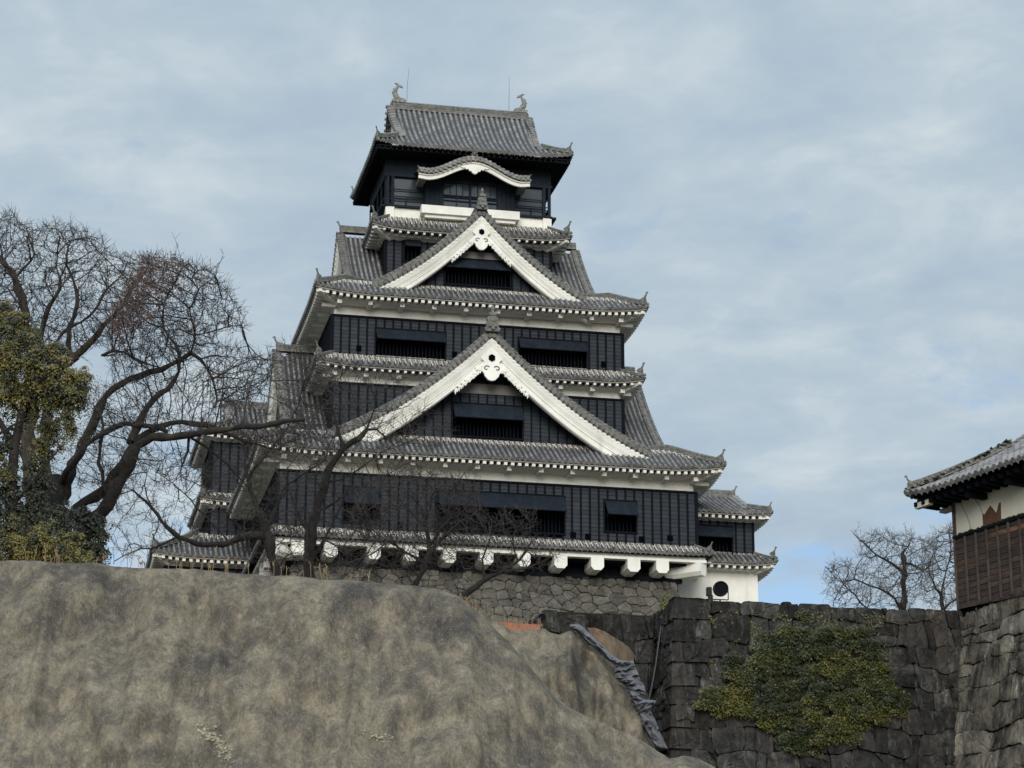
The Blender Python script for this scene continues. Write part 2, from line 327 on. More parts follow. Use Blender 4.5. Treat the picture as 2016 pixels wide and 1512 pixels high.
def demon_tile(mb, x, y, z, s=1.0, T=ident, m=0):
    """Large ridge-end tile over a gable apex, facing -y."""
    o = [(-.42, 0), (-.50, .18), (-.36, .32), (-.40, .55), (-.30, .62), (-.34, .86), (-.24, .98), (-.12, 1.05), (.12, 1.05), (.24, .98), (.34, .86), (.30, .62), (.40, .55), (.36, .32), (.50, .18), (.42, 0)]
    mb.prism([(x + a * s, z + b * s) for a, b in o], y - .05, y + .28, T, m)
    mb.prism([(x + a * s * .62, z + (b * .62 + .25) * s) for a, b in o], y - .13, y - .04, T, m)
    for cx, cz, rr in ((0, .72, .13), (-.14, .36, .10), (.14, .36, .10), (0, .18, .12)):
        mb.prism([(x + cx * s + rr * s * math.cos(a), z + cz * s + rr * s * math.sin(a)) for a in np.arange(8) * math.pi / 4], y - .2, y - .1, T, m)
    mb.prism([(x + a * s, z + b * s) for a, b in ((-.2, 1.03), (-.26, 1.14), (-.16, 1.24), (.16, 1.24), (.26, 1.14), (.2, 1.03))], y - .12, y + .22, T, m)
    pts = T(np.array([[x, y - .02, z + 1.2 * s], [x, y - .02, z + 1.38 * s], [x, y - .02, z + 1.46 * s], [x, y - .02, z + 1.58 * s], [x, y - .02, z + 1.72 * s]]))
    mb.tube(pts, np.array([.09, .08, .12, .11, .03]) * s, 7, m=m)

def wall_panel(mbs, s0, s1, z0, z1, T, holes=(), bh=.25, bs=.545, frame=True, battens=True):
    """Lapped black boards with vertical battens on the plane out=0 facing -y; holes = (sa, sb, za, zb)."""
    boards, bats = mbs
    nrow = max(1, int(round((z1 - z0) / bh))); h = (z1 - z0) / nrow
    def cut(a, b, lo, hi):
        seg = [(a, b)]
        for (ha, hb, za, zb) in holes:
            if hi <= za + .01 or lo >= zb - .01: continue
            ns = []
            for p, q in seg:
                if hb <= p or ha >= q: ns.append((p, q)); continue
                if p < ha: ns.append((p, ha))
                if q > hb: ns.append((hb, q))
            seg = ns
        return seg
    nb = max(1, int(round((s1 - s0) / bs))); w_ = (s1 - s0) / nb
    for r_ in range(nrow):
        lo = z0 + r_ * h; hi = lo + h + .012
        for a, b in cut(s0, s1, lo, hi):
            k0 = a
            while k0 < b - 1e-4:
                k1 = min(b, s0 + (math.floor((k0 - s0) / w_ + 1e-4) + 1) * w_)
                V = T(np.array([[k0, -.045, lo + .012], [k1, -.045, lo + .012], [k1, -.030, hi - .022], [k0, -.030, hi - .022]]))
                boards.add(V, [(0, 1, 2, 3)], 0); k0 = k1
            bats.add(T(np.array([[a, -.008, lo], [b, -.008, lo], [b, -.008, hi], [a, -.008, hi]])), [(0, 1, 2, 3)], 0)  # dark backing seen through the board gaps stands in for lap shadow
    if battens:
        for i in range(nb + 1):
            x = s0 + i * w_; zz = [(z0, z1)]
            for (ha, hb, za, zb) in holes:
                if ha - .02 < x < hb + .02:
                    zz = [t for p, q in zz for t in (((p, min(q, za)), (max(p, zb), q)) if q > za and p < zb else ((p, q),)) if t[1] - t[0] > .05]
            for p, q in zz: bats.box(x - .058, x + .058, -.10, -.02, p, q, T)
    bats.box(s0 - .02, s1 + .02, -.13, -.01, z1 - .10, z1 + .02, T)
    bats.box(s0 - .02, s1 + .02, -.12, -.01, z0 - .02, z0 + .08, T)

def window(parent, sa, sb, za, zb, T, tilt=.75, drop=.95, label=None, depth=.45):
    """Recessed lattice window with a top-hinged board shutter propped open."""
    f = MB(); t = .09
    f.box(sa - t, sb + t, -.12, .02, zb, zb + t, T); f.box(sa - t, sb + t, -.14, .02, za - t, za, T)
    f.box(sa - t, sa, -.12, .02, za, zb, T); f.box(sb, sb + t, -.12, .02, za, zb, T)
    wo = f.build('window', M['batten'], parent)
    rec = MB(); V = T(np.array([[sa, depth, za], [sb, depth, za], [sb, depth, zb], [sa, depth, zb]])); rec.add(V, [(0, 1, 2, 3)])
    for q in ([(sa, 0, za), (sa, 0, zb), (sa, depth, zb), (sa, depth, za)], [(sb, 0, za), (sb, 0, zb), (sb, depth, zb), (sb, depth, za)],
              [(sa, 0, za), (sb, 0, za), (sb, depth, za), (sa, depth, za)], [(sa, 0, zb), (sb, 0, zb), (sb, depth, zb), (sa, depth, zb)]):
        rec.add(T(np.array(q, float)), [(0, 1, 2, 3)])
    rec.build('recess', M['dark'], wo)
    la = MB(); nb = max(3, int((sb - sa) / .22))
    for i in range(1, nb): x = sa + (sb - sa) * i / nb; la.box(x - .03, x + .03, .16, .22, za, zb, T)
    la.build('lattice', M['lattice'], wo)
    s = MB(); nb = max(2, int(round((sb - sa) / .5))); ww = (sb - sa) / nb
    for i in range(nb):
        a, b = sa + i * ww + .004, sa + (i + 1) * ww - .004
        y0, y1, z0, z1 = -.13, -.13 - tilt, zb - .02, zb - drop
        V = np.array([[a, y0, z0], [b, y0, z0], [b, y1, z1], [a, y1, z1], [a, y0 + .03, z0 - .05], [b, y0 + .03, z0 - .05], [b, y1 + .03, z1 - .05], [a, y1 + .03, z1 - .05]])
        s.add(T(V), [(0, 1, 2, 3), (7, 6, 5, 4), (3, 2, 6, 7), (0, 3, 7, 4), (1, 5, 6, 2)])
    for x in (sa + .02, sb - .07):
        s.box(x, x + .05, -.2 - tilt * .95, -.1, zb - drop - .02, zb - drop + .03, T)
    s.build('shutter', M['shutter'], wo)
    return wo

def rafters(mb, A, e, n, L, z, D, lift, R, step=.42, w=.20, h=.20, ln=.72, start=.35, T=ident, m=0):
    A = np.array(A, float); e = np.array(e, float); n = np.array(n, float); k = lambda c: max(0, 1 - c / R) ** 2.2
    nn = int((L - 2 * start) / step); st = (L - 2 * start) / nn
    for i in range(nn + 1):
        c = start + i * st; zz = z + lift * (k(c) + k(L - c))
        p = A + e * c
        V = np.array([[*(p + e * a + n * b), zz + q] for a in (-w / 2, w / 2) for b in (.14, ln + .14) for q in (-h, -.02)])
        mb.add(T(V), [(0, 1, 3, 2), (4, 6, 7, 5), (0, 4, 5, 1), (2, 3, 7, 6), (0, 2, 6, 4), (1, 5, 7, 3)], m)
def eave_box(mb, hx0, hx1, y0, y1, z, ov, lift, R, h=.24, inset=.80, wallz=None, T=ident, m=0, strip=True):
    """White plastered eave: strip above the rafters, and the soffit from the rafters back to the wall."""
    k = lambda c: max(0, 1 - c / R) ** 2.2
    sides = [((hx0, y0), (1, 0), (0, 1), hx1 - hx0), ((hx1, y0), (0, 1), (-1, 0), y1 - y0), ((hx0, y1), (0, -1), (1, 0), y1 - y0), ((hx1, y1), (-1, 0), (0, -1), hx1 - hx0)]
    for A, e, n, L in sides:
        A = np.array(A, float); e = np.array(e, float); n = np.array(n, float); P = []; Q = []; U = []
        for i in range(33):
            c = L * i / 32; lf = lift * (k(c) + k(L - c)); zz = z + lf
            def pt(d, dz, lf_=1.0):
                cc = min(max(c, d), L - d); p = A + e * cc + n * d; return (p[0], p[1], z + lf * lf_ + dz)
            if strip: P.append([pt(.08, .0), pt(.08, -.065), pt(.30, -.08), pt(.30, -.03)])
            ii = min(inset, ov * .72)
            Q.append([pt(ii, -.03), pt(ii, -h), pt(ov * .86, -h - .01, .6), pt(ov + .03, -h - .10, .3)])
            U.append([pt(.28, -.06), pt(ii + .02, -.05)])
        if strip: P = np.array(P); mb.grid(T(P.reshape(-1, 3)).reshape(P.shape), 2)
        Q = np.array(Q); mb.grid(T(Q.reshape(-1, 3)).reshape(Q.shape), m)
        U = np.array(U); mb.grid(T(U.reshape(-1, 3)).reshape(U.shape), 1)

def skirt(parent, hx0, hx1, y0, y1, z, D, prof, lift, R, ov, joint=.5, name='roof', eave=True, dmaxs=None, kT=.3, brackets=True, rafter=(.42, .2, .2), T=ident, hips=True, ribs=(1, 1, 1, 1), hl=None, jfront=None, hs=1.0, finials=(1, 1, 0, 0)):
    """A hipped band of roof round a storey. Returns the roof object."""
    mb = MB(); dmaxs = dmaxs or {}
    W_ = hx1 - hx0; Ly = y1 - y0
    spec = [((hx0, y0), (1, 0), (0, 1), W_), ((hx1, y0), (0, 1), (-1, 0), Ly), ((hx1, y1), (-1, 0), (0, -1), W_), ((hx0, y1), (0, -1), (1, 0), Ly)]
    for i, (A, e, n, L) in enumerate(spec):
        roof_side(mb, A, e, n, L, D, prof, lift, R, dmax=dmaxs.get(i), joint=joint if i in (0, 1, 3) else 0, ribs=ribs[i], kT=kT if i == 0 else .6, T=T, jd=jfront if i == 0 else None)
    ro = mb.build(name, [M['tile'], M['tiledark'], M['joint']], parent)
    if hips:
        hd = hl or D
        for i, (cx, cy, sx, sy) in enumerate(((hx0, y0, 1, 1), (hx1, y0, -1, 1), (hx1, y1, -1, -1), (hx0, y1, 1, -1))):
            rb = MB(); pts = []
            for t in np.linspace(.12, hd, 10):
                kk = max(0, 1 - t / R) ** 2.2
                pts.append((cx + sx * t, cy + sy * t, prof(t) + 2 * lift * kk * max(0, 1 - t / max(D, 1.5)) * .5 + .03))
            pts[0] = (*pts[0][:2], pts[0][2] + .06)
            ridge(rb, pts, .26, .32 * hs * (.55 if D < 1.5 else 1), T, discs=(i < 2))
            if finials[i]: horn(rb, (cx + sx * .18, cy + sy * .18, prof(.1) + lift + .05), (-sx, -sy), .72 * hs, T)
            rb.build('hip_ridge', M['orn'], ro)
    if eave:
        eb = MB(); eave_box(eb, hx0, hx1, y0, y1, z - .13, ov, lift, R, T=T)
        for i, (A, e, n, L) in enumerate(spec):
            if i == 2: continue
            rafters(eb, A, e, n, L, z - .20, D, lift, R, step=rafter[0], w=rafter[1], h=rafter[2], T=T)
            if brackets:
                A_ = np.array(A, float); e_ = np.array(e, float); n_ = np.array(n, float); nb = int((L - 2 * ov) / 2.08) + 1; st = (L - 2 * ov) / nb
                for q in range(nb + 1):
                    c = ov + q * st + (.1 if q == 0 else -.1 if q == nb else 0); zz = z - .36
                    lf_ = 0
                    V = np.array([[*(A_ + e_ * (c + a) + n_ * b), zz + qz] for a in (-.14, .14) for b in (.62, ov + .1) for qz in (-.24, 0)])
                    eb.add(T(V), [(0, 1, 3, 2), (4, 6, 7, 5), (0, 4, 5, 1), (2, 3, 7, 6), (0, 2, 6, 4), (1, 5, 7, 3)])
        # corner beam
        for i, (cx, cy, sx, sy) in enumerate(((hx0, y0, 1, 1), (hx1, y0, -1, 1), (hx1, y1, -1, -1), (hx0, y1, 1, -1))):
            a = np.array([cx + sx * .22, cy + sy * .22, z - .26 + lift * .85]); b = np.array([cx + sx * (ov + .1), cy + sy * (ov + .1), z - .42]); s_ = np.array([sy, -sx, 0]) * .11 / 1.0
            V = np.array([p + s_ * q + np.array([0, 0, r_]) for p in (a, b) for q in (-1, 1) for r_ in (-.13, .13)])
            eb.add(T(V), [(0, 1, 3, 2), (4, 6, 7, 5), (0, 4, 5, 1), (2, 3, 7, 6), (0, 2, 6, 4), (1, 5, 7, 3)])
        eb.build('eave', [M['soffit'], M['eaveshade'], M['eavestrip']], ro)
    return ro

def band(parent, x0, x1, y0, y1, z0, z1, m='plaster', T=ident):
    b = MB(); b.box(x0, x1, y0, y1, z0, z1, T); return b.build('plaster_band', M[m], parent)

# ------------------------------------------------------------------ gables (built facing -y around s=0; T maps to the building)
def gable(parent, w_, za, fa, fb, yf, yb, yrec, T=ident, th=1.22, tileh=.62, orn=1.0, zrec=0, boards=True, flare=0., detail=True, pend=1.0, base=None, osc=1.0, zcut=None):
    """A curved triangular gable roof: za = apex of the tile edge; drop(s) = fa*s - fb*s^2."""
    g = lambda s: za - (fa * abs(s) - fb * s * s)
    mb = MB()
    for sg in (-1, 1):                                            # tiled slopes, rows run down the slope
        D = w_ * 1.0
        A = (sg * w_, yf if sg < 0 else yb); e = (0, 1) if sg < 0 else (0, -1)
        prof = lambda d: g(w_ - d) - .42
        A2 = np.array(A, float); L = yb - yf
        if sg < 0: A2 = np.array((-w_, yb)); e2 = (0, -1); n2 = (1, 0)
        else: A2 = np.array((w_, yf)); e2 = (0, 1); n2 = (-1, 0)
        def Tf(V):
            V = np.array(V, float)
            if flare: V[:, 1] -= flare * np.maximum(0, np.abs(V[:, 0])) * np.clip((yb - V[:, 1]) / (yb - yf), 0, 1)
            return T(V)
        roof_side(mb, A2, e2, n2, L, D, prof, 0, 1, dmax=lambda c: D, joint=0, T=Tf, kT=.4, caps=False, K=12)
    ro = mb.build('gable_roof', [M['tile'], M['tiledark'], M['joint']], parent)
    if flare:
        T0 = T
        def T(V, T0=T0):
            V = np.array(V, float); V[:, 1] -= flare * np.abs(V[:, 0]); return T0(V)
    S = np.linspace(0, w_, 26)
    # verge: discs facing out under a rolled descending ridge
    vb = MB()
    for sg in (-1, 1):
        pts = np.array([[sg * s, yf + .22, g(s) - .33] for s in S])
        P = []
        for s in S:                                                # band of stacked tiles
            P.append([[sg * s, yf + .02, g(s) - tileh], [sg * s, yf + .0, g(s) - .26], [sg * s, yf + .02, g(s) - .12], [sg * s, yf + .14, g(s) - .0], [sg * s, yf + .30, g(s) - .0], [sg * s, yf + .42, g(s) - .12], [sg * s, yf + .44, g(s) - .5]])
        P = np.array(P); vb.grid(T(P.reshape(-1, 3)).reshape(P.shape), 0)
        L = np.concatenate([[0], np.cumsum(np.hypot(np.diff(S), np.diff([g(s) for s in S])))]); nd = int(L[-1] / .33)
        for i in range(nd):
            s = np.interp((i + .5) / nd * L[-1], L, S); zc = g(s) - (tileh - .27)
            ring = [(sg * s + .135 * math.cos(a), zc + .15 * math.sin(a)) for a in np.arange(8) * math.pi / 4]
            vb.prism(ring, yf - .14, yf + .05, T, 0)
            ring = [(sg * s + .09 * math.cos(a), g(s) - .10 + .06 * math.sin(a)) for a in np.arange(6) * math.pi / 3]
            vb.prism(ring, yf - .03, yf + .08, T, 0)
            s2 = np.interp((i + 1.0) / nd * L[-1], L, S) if i < nd - 1 else s
            zc = g(s2) - tileh + .02; ring = [(sg * s2 + .16 * math.cos(a), zc + .08 * math.sin(a)) for a in np.arange(6) * math.pi / 3]
            vb.prism(ring, yf - .06, yf + .05, T, 1)
    vb.build('verge_tiles', [M['verge'], M['plaster']], ro)
    # bargeboards with stepped mouldings
    bb = MB(); off = [(tileh - .06, .10), (tileh - .02, -.04), (tileh + .28 * th, .04), (tileh + .50 * th, .16), (tileh + .515 * th, .24), (tileh + .54 * th, .08), (tileh + .62 * th, .08), (tileh + .64 * th, .14), (tileh + .76 * th, .17), (tileh + .775 * th, .24), (tileh + .80 * th, .06), (tileh + .94 * th, .07), (tileh + 1.0 * th, .14), (tileh + 1.0 * th, .42), (tileh - .06, .42)]
    for sg in (-1, 1):
        P = np.array([[[sg * s, yf + o[1] - .02, g(s) - o[0]] for o in off] for s in S]); bb.grid(T(P.reshape(-1, 3)).reshape(P.shape), 0)
        bb.add(T(P[-1]), [tuple(range(len(off)))], 0)
    # soffit from the bargeboard back to the recessed wall
    for sg in (-1, 1):
        P = np.array([[[sg * s, yf + .2, g(s) - tileh - .22], [sg * s, yb, g(s) - tileh - .22]] for s in S]); bb.grid(T(P.reshape(-1, 3)).reshape(P.shape), 0)
    bb.build('bargeboard', M['plaster'], ro)
    # ridge going back, closed by the big tile
    rb = MB(); ridge(rb, [(0, y, za - .15) for y in np.linspace(yf + .1, yb, 6)], .36, .5, T, discs=detail)
    rb.build('ridge', M['orn'], ro)
    db = MB(); demon_tile(db, 0, yf - .24, za - .42, orn * 1.08, T); db.build('ridge_end_tile', M['orn'], ro)
    if pend:
        pm = MB(); a0 = za - tileh - th + .12; q = pend
        o = [(0, .42), (.62, -.12), (.60, -.20), (.44, -.30), (.42, -.42), (.56, -.50), (.60, -.66), (.55, -.80), (.44, -.90), (.40, -1.02), (.30, -1.10), (.20, -1.20), (0, -1.24)]
        o = [(x * .98, z * 1.2) for x, z in o]
        poly = [(x * q, a0 + z * q) for x, z in o] + [(-x * q, a0 + z * q) for x, z in o[-2:0:-1]]
        pm.prism(poly, yf - .07, yf + .12, T)
        # dark scroll lines painted as groove shadow, and side foliage carving
        scr = []
        for sg in (-1, 1):
            sp = [(sg * (.30 + (.19 - .012 * i) * math.cos(2.6 - .42 * i)) * q, a0 - (.78 - (.17 - .011 * i) * math.sin(2.6 - .42 * i)) * q) for i in range(13)]
            sl = MB(); sl.tube(T(np.array([[x, yf - .08, z] for x, z in sp])), .036 * q, 5); scr.append(sl)
            for i in range(7):
                s = (.72 + i * .21) * q; zc = g(s) - tileh - th - (.02 + .02 * i) * q; rr = (.21 - .017 * i) * q
                pts = [(sg * s + rr * (1 + .22 * math.cos(5 * a + i)) * math.cos(a), zc + rr * (1 + .22 * math.cos(5 * a + i)) * math.sin(a)) for a in np.linspace(0, 2 * math.pi, 17)[:-1]]
                pm.prism(pts, yf - .03, yf + .12, T)
                ring = [(sg * s + rr * .45 * math.cos(a), zc + rr * .45 * math.sin(a)) for a in np.arange(8) * math.pi / 4]; pm.prism(ring, yf - .07, yf - .02, T)
                tz = [(sg * (s + .02), zc - rr * .6), (sg * (s + .13 * q), zc - rr * .7), (sg * (s + .05), zc - rr * .8 - .17 * q)]; pm.prism(tz if sg > 0 else tz[::-1], yf - .02, yf + .08, T)
        po = pm.build('gable_pendant', M['plaster'], ro)
        for sl in scr: sl.build('scroll_shade_line', M['strip'], ro)
        hm = MB(); hm.prism([(.21 * q * math.cos(a), a0 - .16 * q + .22 * q * math.sin(a)) for a in np.arange(6) * math.pi / 3 + math.pi / 6], yf - .12, yf - .05, T)
        hm.build('hexagonal_boss', M['dark'], ro)
    return ro, g, T
def gable_wall(parent, g, w_, zb, y, T, off, holes=(), plaster_h=.55):
    """Recessed black boarded wall filling the gable triangle (clipped by the curve), dusky white strip near the apex."""
    mb = MB(); bt = MB(); n = max(1, int((g(0) - off - zb) / .25)); step = .25
    def smax(z):
        lo, hi = 0, w_
        for _ in range(24):
            m_ = (lo + hi) / 2
            if g(m_) - off > z: lo = m_
            else: hi = m_
        return lo
    wide = smax(zb) + .3
    z = zb; nb = int(wide * 2 / .545) + 1
    while z < g(0) - off - .1:
        s = smax(z) + .25; k0 = -s
        while k0 < s - 1e-3:
            k1 = min(s, (math.floor(k0 / .545 + 1e-4) + 1) * .545)
            hit = any(z + .25 > za_ + .01 and z < zb_ - .01 and k1 > ha + .02 and k0 < hb - .02 for ha, hb, za_, zb_ in holes)
            if not hit: mb.add(T(np.array([[k0, y - .045, z], [k1, y - .045, z], [k1, y - .012, z + .26], [k0, y - .012, z + .26], [k0, y, z], [k1, y, z]])), [(0, 1, 2, 3), (4, 5, 1, 0)])
            k0 = k1
        z += .25
    i = -int(wide / .545)
    while i * .545 < wide:
        x = i * .545; top = g(x) - off + .1; p = zb
        hs = [h for h in holes if h[0] - .02 < x < h[1] + .02]
        segs = [(zb, top)] if not hs else [(zb, hs[0][2]), (hs[0][3], top)]
        for a, b in segs:
            if b - a > .05: bt.box(x - .045, x + .045, y - .095, y - .02, a, b, T)
        i += 1
    wo = mb.build('gable_wall', M['board'], parent); bt.build('batten', M['batten'], wo)
    return wo

# ================================================================== THE KEEP
def pl(f0, f1, D):                                               # concave profile helper: slope f0 at eave, curved up to f1
    return lambda d: f0 * d + (f1 - f0) * d * d / (2 * D)
def build_keep():
    K = empty('castle_keep', (KO[0], KO[1], 0), TH, label='tall black and white castle tower with stacked curved tile roofs and two big white gables', cat='castle')
    CY = 10.5
    def face(side, off):                                          # front/left/right planes of a storey with half-width hx, y0..y1
        pass
    def storey(hx, y0, y1, z0, z1, holes=(), zb1=None, zb0=None, nm='wall'):
        boards, bats = MB(), MB()
        wall_panel((boards, bats), -hx, hx, z0, z1, lambda V: V + np.array([0, y0, 0]), holes)
        def TL(V): V = np.asarray(V, float); return np.stack([-hx + V[:, 1], y1 - V[:, 0], V[:, 2]], 1)
        def TR(V): V = np.asarray(V, float); return np.stack([hx - V[:, 1], y0 + V[:, 0], V[:, 2]], 1)
        wall_panel((boards, bats), 0, y1 - y0, z0, z1, TL); wall_panel((boards, bats), 0, y1 - y0, z0, z1, TR)
        boards.add(np.array([[-hx, y1, z0], [hx, y1, z0], [hx, y1, z1], [-hx, y1, z1]]), [(0, 1, 2, 3)])
        for x in (-hx, hx): bats.box(x - .1, x + .1, y0 - .11, y0 + .1, z0, z1)
        wo = boards.build(nm, M['board'], K); bats.build('batten', M['batten'], wo)
        return wo
    # ---- ground overhang: beams, slab, recess
    rec = MB(); rec.box(-11.7, 11.7, .95, 20.2, 32.2, 34.0); rec.box(-11.9, 11.9, .70, 1.1, 33.0, 33.25); rec.box(-12.4, 12.4, -.15, 20.9, 33.85, 34.05)
    rec.build('underside_wall', M['batten'], K)
    sl = MB(); sl.box(-13.05, 13.05, -.62, 21.6, 33.98, 34.14); sl.box(-13.0, 13.0, -.52, 21.5, 34.1, 34.32); sl.build('plaster_slab', M['plaster'], K)
    bx = [10.30, 8.55, 6.33, 4.11, 1.89, -.33, -2.55, -4.77, -6.99, -9.5]
    for x in bx + [-11.4]:
        b = MB(); W2, H = .39, .78; c = .17
        poly = [(x - W2, 34.0), (x - W2, 34.0 - H + c * 1.2), (x - W2 + c, 34.0 - H), (x + W2 - c, 34.0 - H), (x + W2, 34.0 - H + c * 1.2), (x + W2, 34.0)]
        b.prism(poly, -.72, 2.0); b.build('cantilever_beam', M['plaster'], K)
    for sg in (-1, 1):                                            # diagonal corner beams
        b = MB(); o = math.pi / 4
        def Tc(V, sg=sg):
            V = np.asarray(V, float); a, bb = V[:, 0], V[:, 1]; s_ = math.sqrt(.5)
            return np.stack([sg * (11.2 + (-bb * s_ + a * s_)), 1.1 + (bb * s_ + a * s_), V[:, 2]], 1)
        b.prism([(-.36, 34.0), (-.36, 33.45), (-.2, 33.22), (.2, 33.22), (.36, 33.45), (.36, 34.0)], -2.35, 1.0, Tc); b.build('cantilever_beam', M['plaster'], K)
    for sg in (-1, 1):
        for i in range(9):
            b = MB(); y = 1.2 + i * 2.2
            b.box(min(sg * 11, sg * 12.9), max(sg * 11, sg * 12.9), y - .38, y + .38, 33.3, 34.0); b.build('cantilever_beam', M['plaster'], K)
    # ---- skirt 0
    p0 = lambda d: 34.42 + .72 * d
    skirt(K, -13.45, 13.45, -.95, 21.95, 34.42, .92, p0, .10, 2.5, .9, joint=.82, eave=False, hl=.9, hs=.7)
    # ---- storey 1
    holesF = [(-3.2, 4.45, 35.45, 37.70), (6.95, 8.85, 35.75, 37.62), (-8.75, -6.7, 35.5, 37.6)]
    storey(12.62, -.08, 21.1, 34.95, 38.45, holesF)
    band(K, -12.5, 12.5, .0, 21, 38.4, 39.6)
    Tw = lambda V: V + np.array([0, -.08, 0])
    window(K, -3.2, 4.45, 35.45, 37.70, Tw, .8, 1.05); window(K, 6.95, 8.85, 35.75, 37.62, Tw, .75, .98); window(K, -8.75, -6.7, 35.5, 37.6, Tw, .45, 1.05)
    for x, z in ((10.95, 35.35), (5.9, 35.2), (9.2, 35.2), (-5.4, 35.3), (.4 + 4.6, 35.25)):
        loop = MB(); loop.box(x - .17, x + .17, -.2, -.1, z, z + .32); loop.build('loophole', M['dark'], K)
    # ---- roof 1
    z1 = 39.50
    p1 = lambda d: z1 + .67 * min(d, 2.7) + .22 * max(0, d - 2.7)
    r1 = skirt(K, -14.1, 14.1, -1.62, 22.6, z1, 5.2, p1, .36, 4.2, 1.6, joint=.10, hl=3.6, jfront=2.55)
    # ---- storey 2 & skirt 2, storey 3
    storey(9.12, 3.6, 17.4, 41.0, 45.15)
    band(K, -9.0, 9.0, 3.7, 17.3, 45.1, 46.2)
    z2 = 46.05; p2 = lambda d: z2 + .78 * d
    skirt(K, -10.3, 10.3, 2.45, 18.55, z2, 1.22, p2, .30, 3.0, 1.2, joint=.75, rafter=(.47, .16, .16))
    holes3 = [(-6.45, -2.15, 46.95, 48.72), (2.5, 6.8, 46.95, 48.72)]
    storey(9.15, 3.6, 17.4, 46.8, 49.46, holes3)
    T3 = lambda V: V + np.array([0, 3.6, 0])
    for a, b, c, d in holes3: window(K, a, b, c, d, T3, .45, .72)
    for x in (-7.5, -1.55, 7.9):
        lo = MB(); lo.box(x - .15, x + .15, 3.45, 3.55, 47.2, 47.55); lo.build('loophole', M['dark'], K)
    band(K, -9.02, 9.02, 3.7, 17.3, 49.4, 50.6)
    # ---- roof 3
    z3 = 50.52; p3 = lambda d: z3 + .70 * min(d, 1.95) + .24 * max(0, d - 1.95)
    skirt(K, -10.45, 10.45, 2.0, 19.0, z3, 5.2, p3, .34, 4.0, 1.5, joint=.10, hl=3.5, jfront=1.85)
    # ---- front gables
    G1 = gable(K, 9.85, 48.06, 1.02, .0305, -.35, 4.2, 1.0, th=1.20, tileh=.80, orn=.90, pend=1.08)
    g1 = G1[1]; gable_wall(K, g1, 10.0, 41.2, 1.0, ident, 1.3, [(-2.1, 2.15, 41.45, 43.45)])
    window(K, -2.1, 2.15, 41.45, 43.45, lambda V: V + np.array([0, 1.0, 0]), .6, .98)
    G3 = gable(K, 6.75, 57.18, 1.115, .045, 2.95, 7.6, 3.9, th=1.04, tileh=.80, orn=.76, pend=.9)
    g3 = G3[1]; gable_wall(K, g3, 6.8, 51.8, 3.9, ident, 1.2, [(-2.1, 2.0, 52.1, 53.75)])
    window(K, -2.1, 2.0, 52.1, 53.75, lambda V: V + np.array([0, 3.9, 0]), .42, .66)
    # dusky plaster strips under the apexes
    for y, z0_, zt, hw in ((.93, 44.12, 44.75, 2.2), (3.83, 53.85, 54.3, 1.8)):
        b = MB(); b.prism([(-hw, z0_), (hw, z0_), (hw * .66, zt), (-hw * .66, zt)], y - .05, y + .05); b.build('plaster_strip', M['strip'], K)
    # ---- side gables
    for sg in (-1, 1):
        def TS(x0, sg=sg):
            def f(V): V = np.asarray(V, float); return np.stack([sg * (x0 - V[:, 1]), CY + sg * V[:, 0], V[:, 2]], 1)
            return f
        Ta = TS(11.85); ra = gable(K, 6.9, 49.25, 1.36, .048, 0, 3.2, .8, T=Ta, th=1.0, tileh=.5, orn=0.01, pend=0)
        gable_wall(K, ra[1], 6.2, 42.0, .9, Ta, 1.0)
        Tb = TS(7.95); rb_ = gable(K, 5.6, 57.62, 1.28, .05, 0, 2.8, .8, T=Tb, th=.8, tileh=.45, orn=0.01, pend=0)
        gable_wall(K, rb_[1], 5.0, 52.4, .8, Tb, .9)
        for x0, z, s_ in ((11.75, 49.5, .8), (7.85, 57.75, .72)) if sg < 0 else ():
            hm = MB(); horn(hm, (sg * x0, CY, z - .35), (sg, 0), s_); hm.build('ridge_finial', M['orn'], ra[0])
        # white verge slit of the gables
    # ---- storey 4 & skirt 4
    storey(5.38, 7.15, 13.9, 52.0, 56.6, [(-4.15, -3.15, 54.6, 56.15), (3.15, 4.15, 54.6, 56.15)])
    T4 = lambda V: V + np.array([0, 7.15, 0])
    window(K, -4.15, -3.15, 54.6, 56.15, T4, .3, .6); window(K, 3.15, 4.15, 54.6, 56.15, T4, .3, .6)
    z4 = 56.42; p4 = lambda d: z4 + .86 * d
    skirt(K, -6.5, 6.5, 5.88, 15.12, z4, 1.25, p4, .30, 2.6, 1.2, joint=.6, rafter=(.5, .15, .15), brackets=False)
    # ---- storey 5: white base, glazed lookout
    band(K, -5.35, 5.35, 7.2, 13.8, 57.3, 58.2)
    b = MB()
    for sg in (-1, 1): b.box(sg * 5.43 - .28 * (sg > 0) * 2 + (0 if sg > 0 else 0), sg * 5.43 + (.56 if sg < 0 else 0), 7.02, 7.5, 57.4, 58.22)
    b.box(-3.2, 3.2, 6.42, 7.25, 57.72, 58.27); b.box(-2.95, 2.95, 6.62, 7.25, 57.5, 57.74); b.build('plaster_box', M['plaster'], K)
    core = MB(); core.box(-4.7, 4.7, 8.0, 13.0, 58.2, 61.6); core.build('inner_wall', M['dark'], K)
    fr = MB()
    fr.box(-5.5, 5.5, 7.0, 14.0, 58.2, 58.34); fr.box(-5.42, 5.42, 7.08, 13.9, 60.35, 61.9); fr.box(-5.5, 5.5, 7.02, 7.12, 60.3, 60.5)
    for x in (-5.3, -4.98, 5.3, 4.95, -2.9, 2.9):
        fr.box(x - .09, x + .09, 7.04, 7.2, 58.3, 60.4)
    for x in (-5.0, 5.0):
        for y in np.linspace(7.2, 13.7, 7): fr.box(x - .08, x + .08, y - .08, y + .08, 58.3, 60.4)
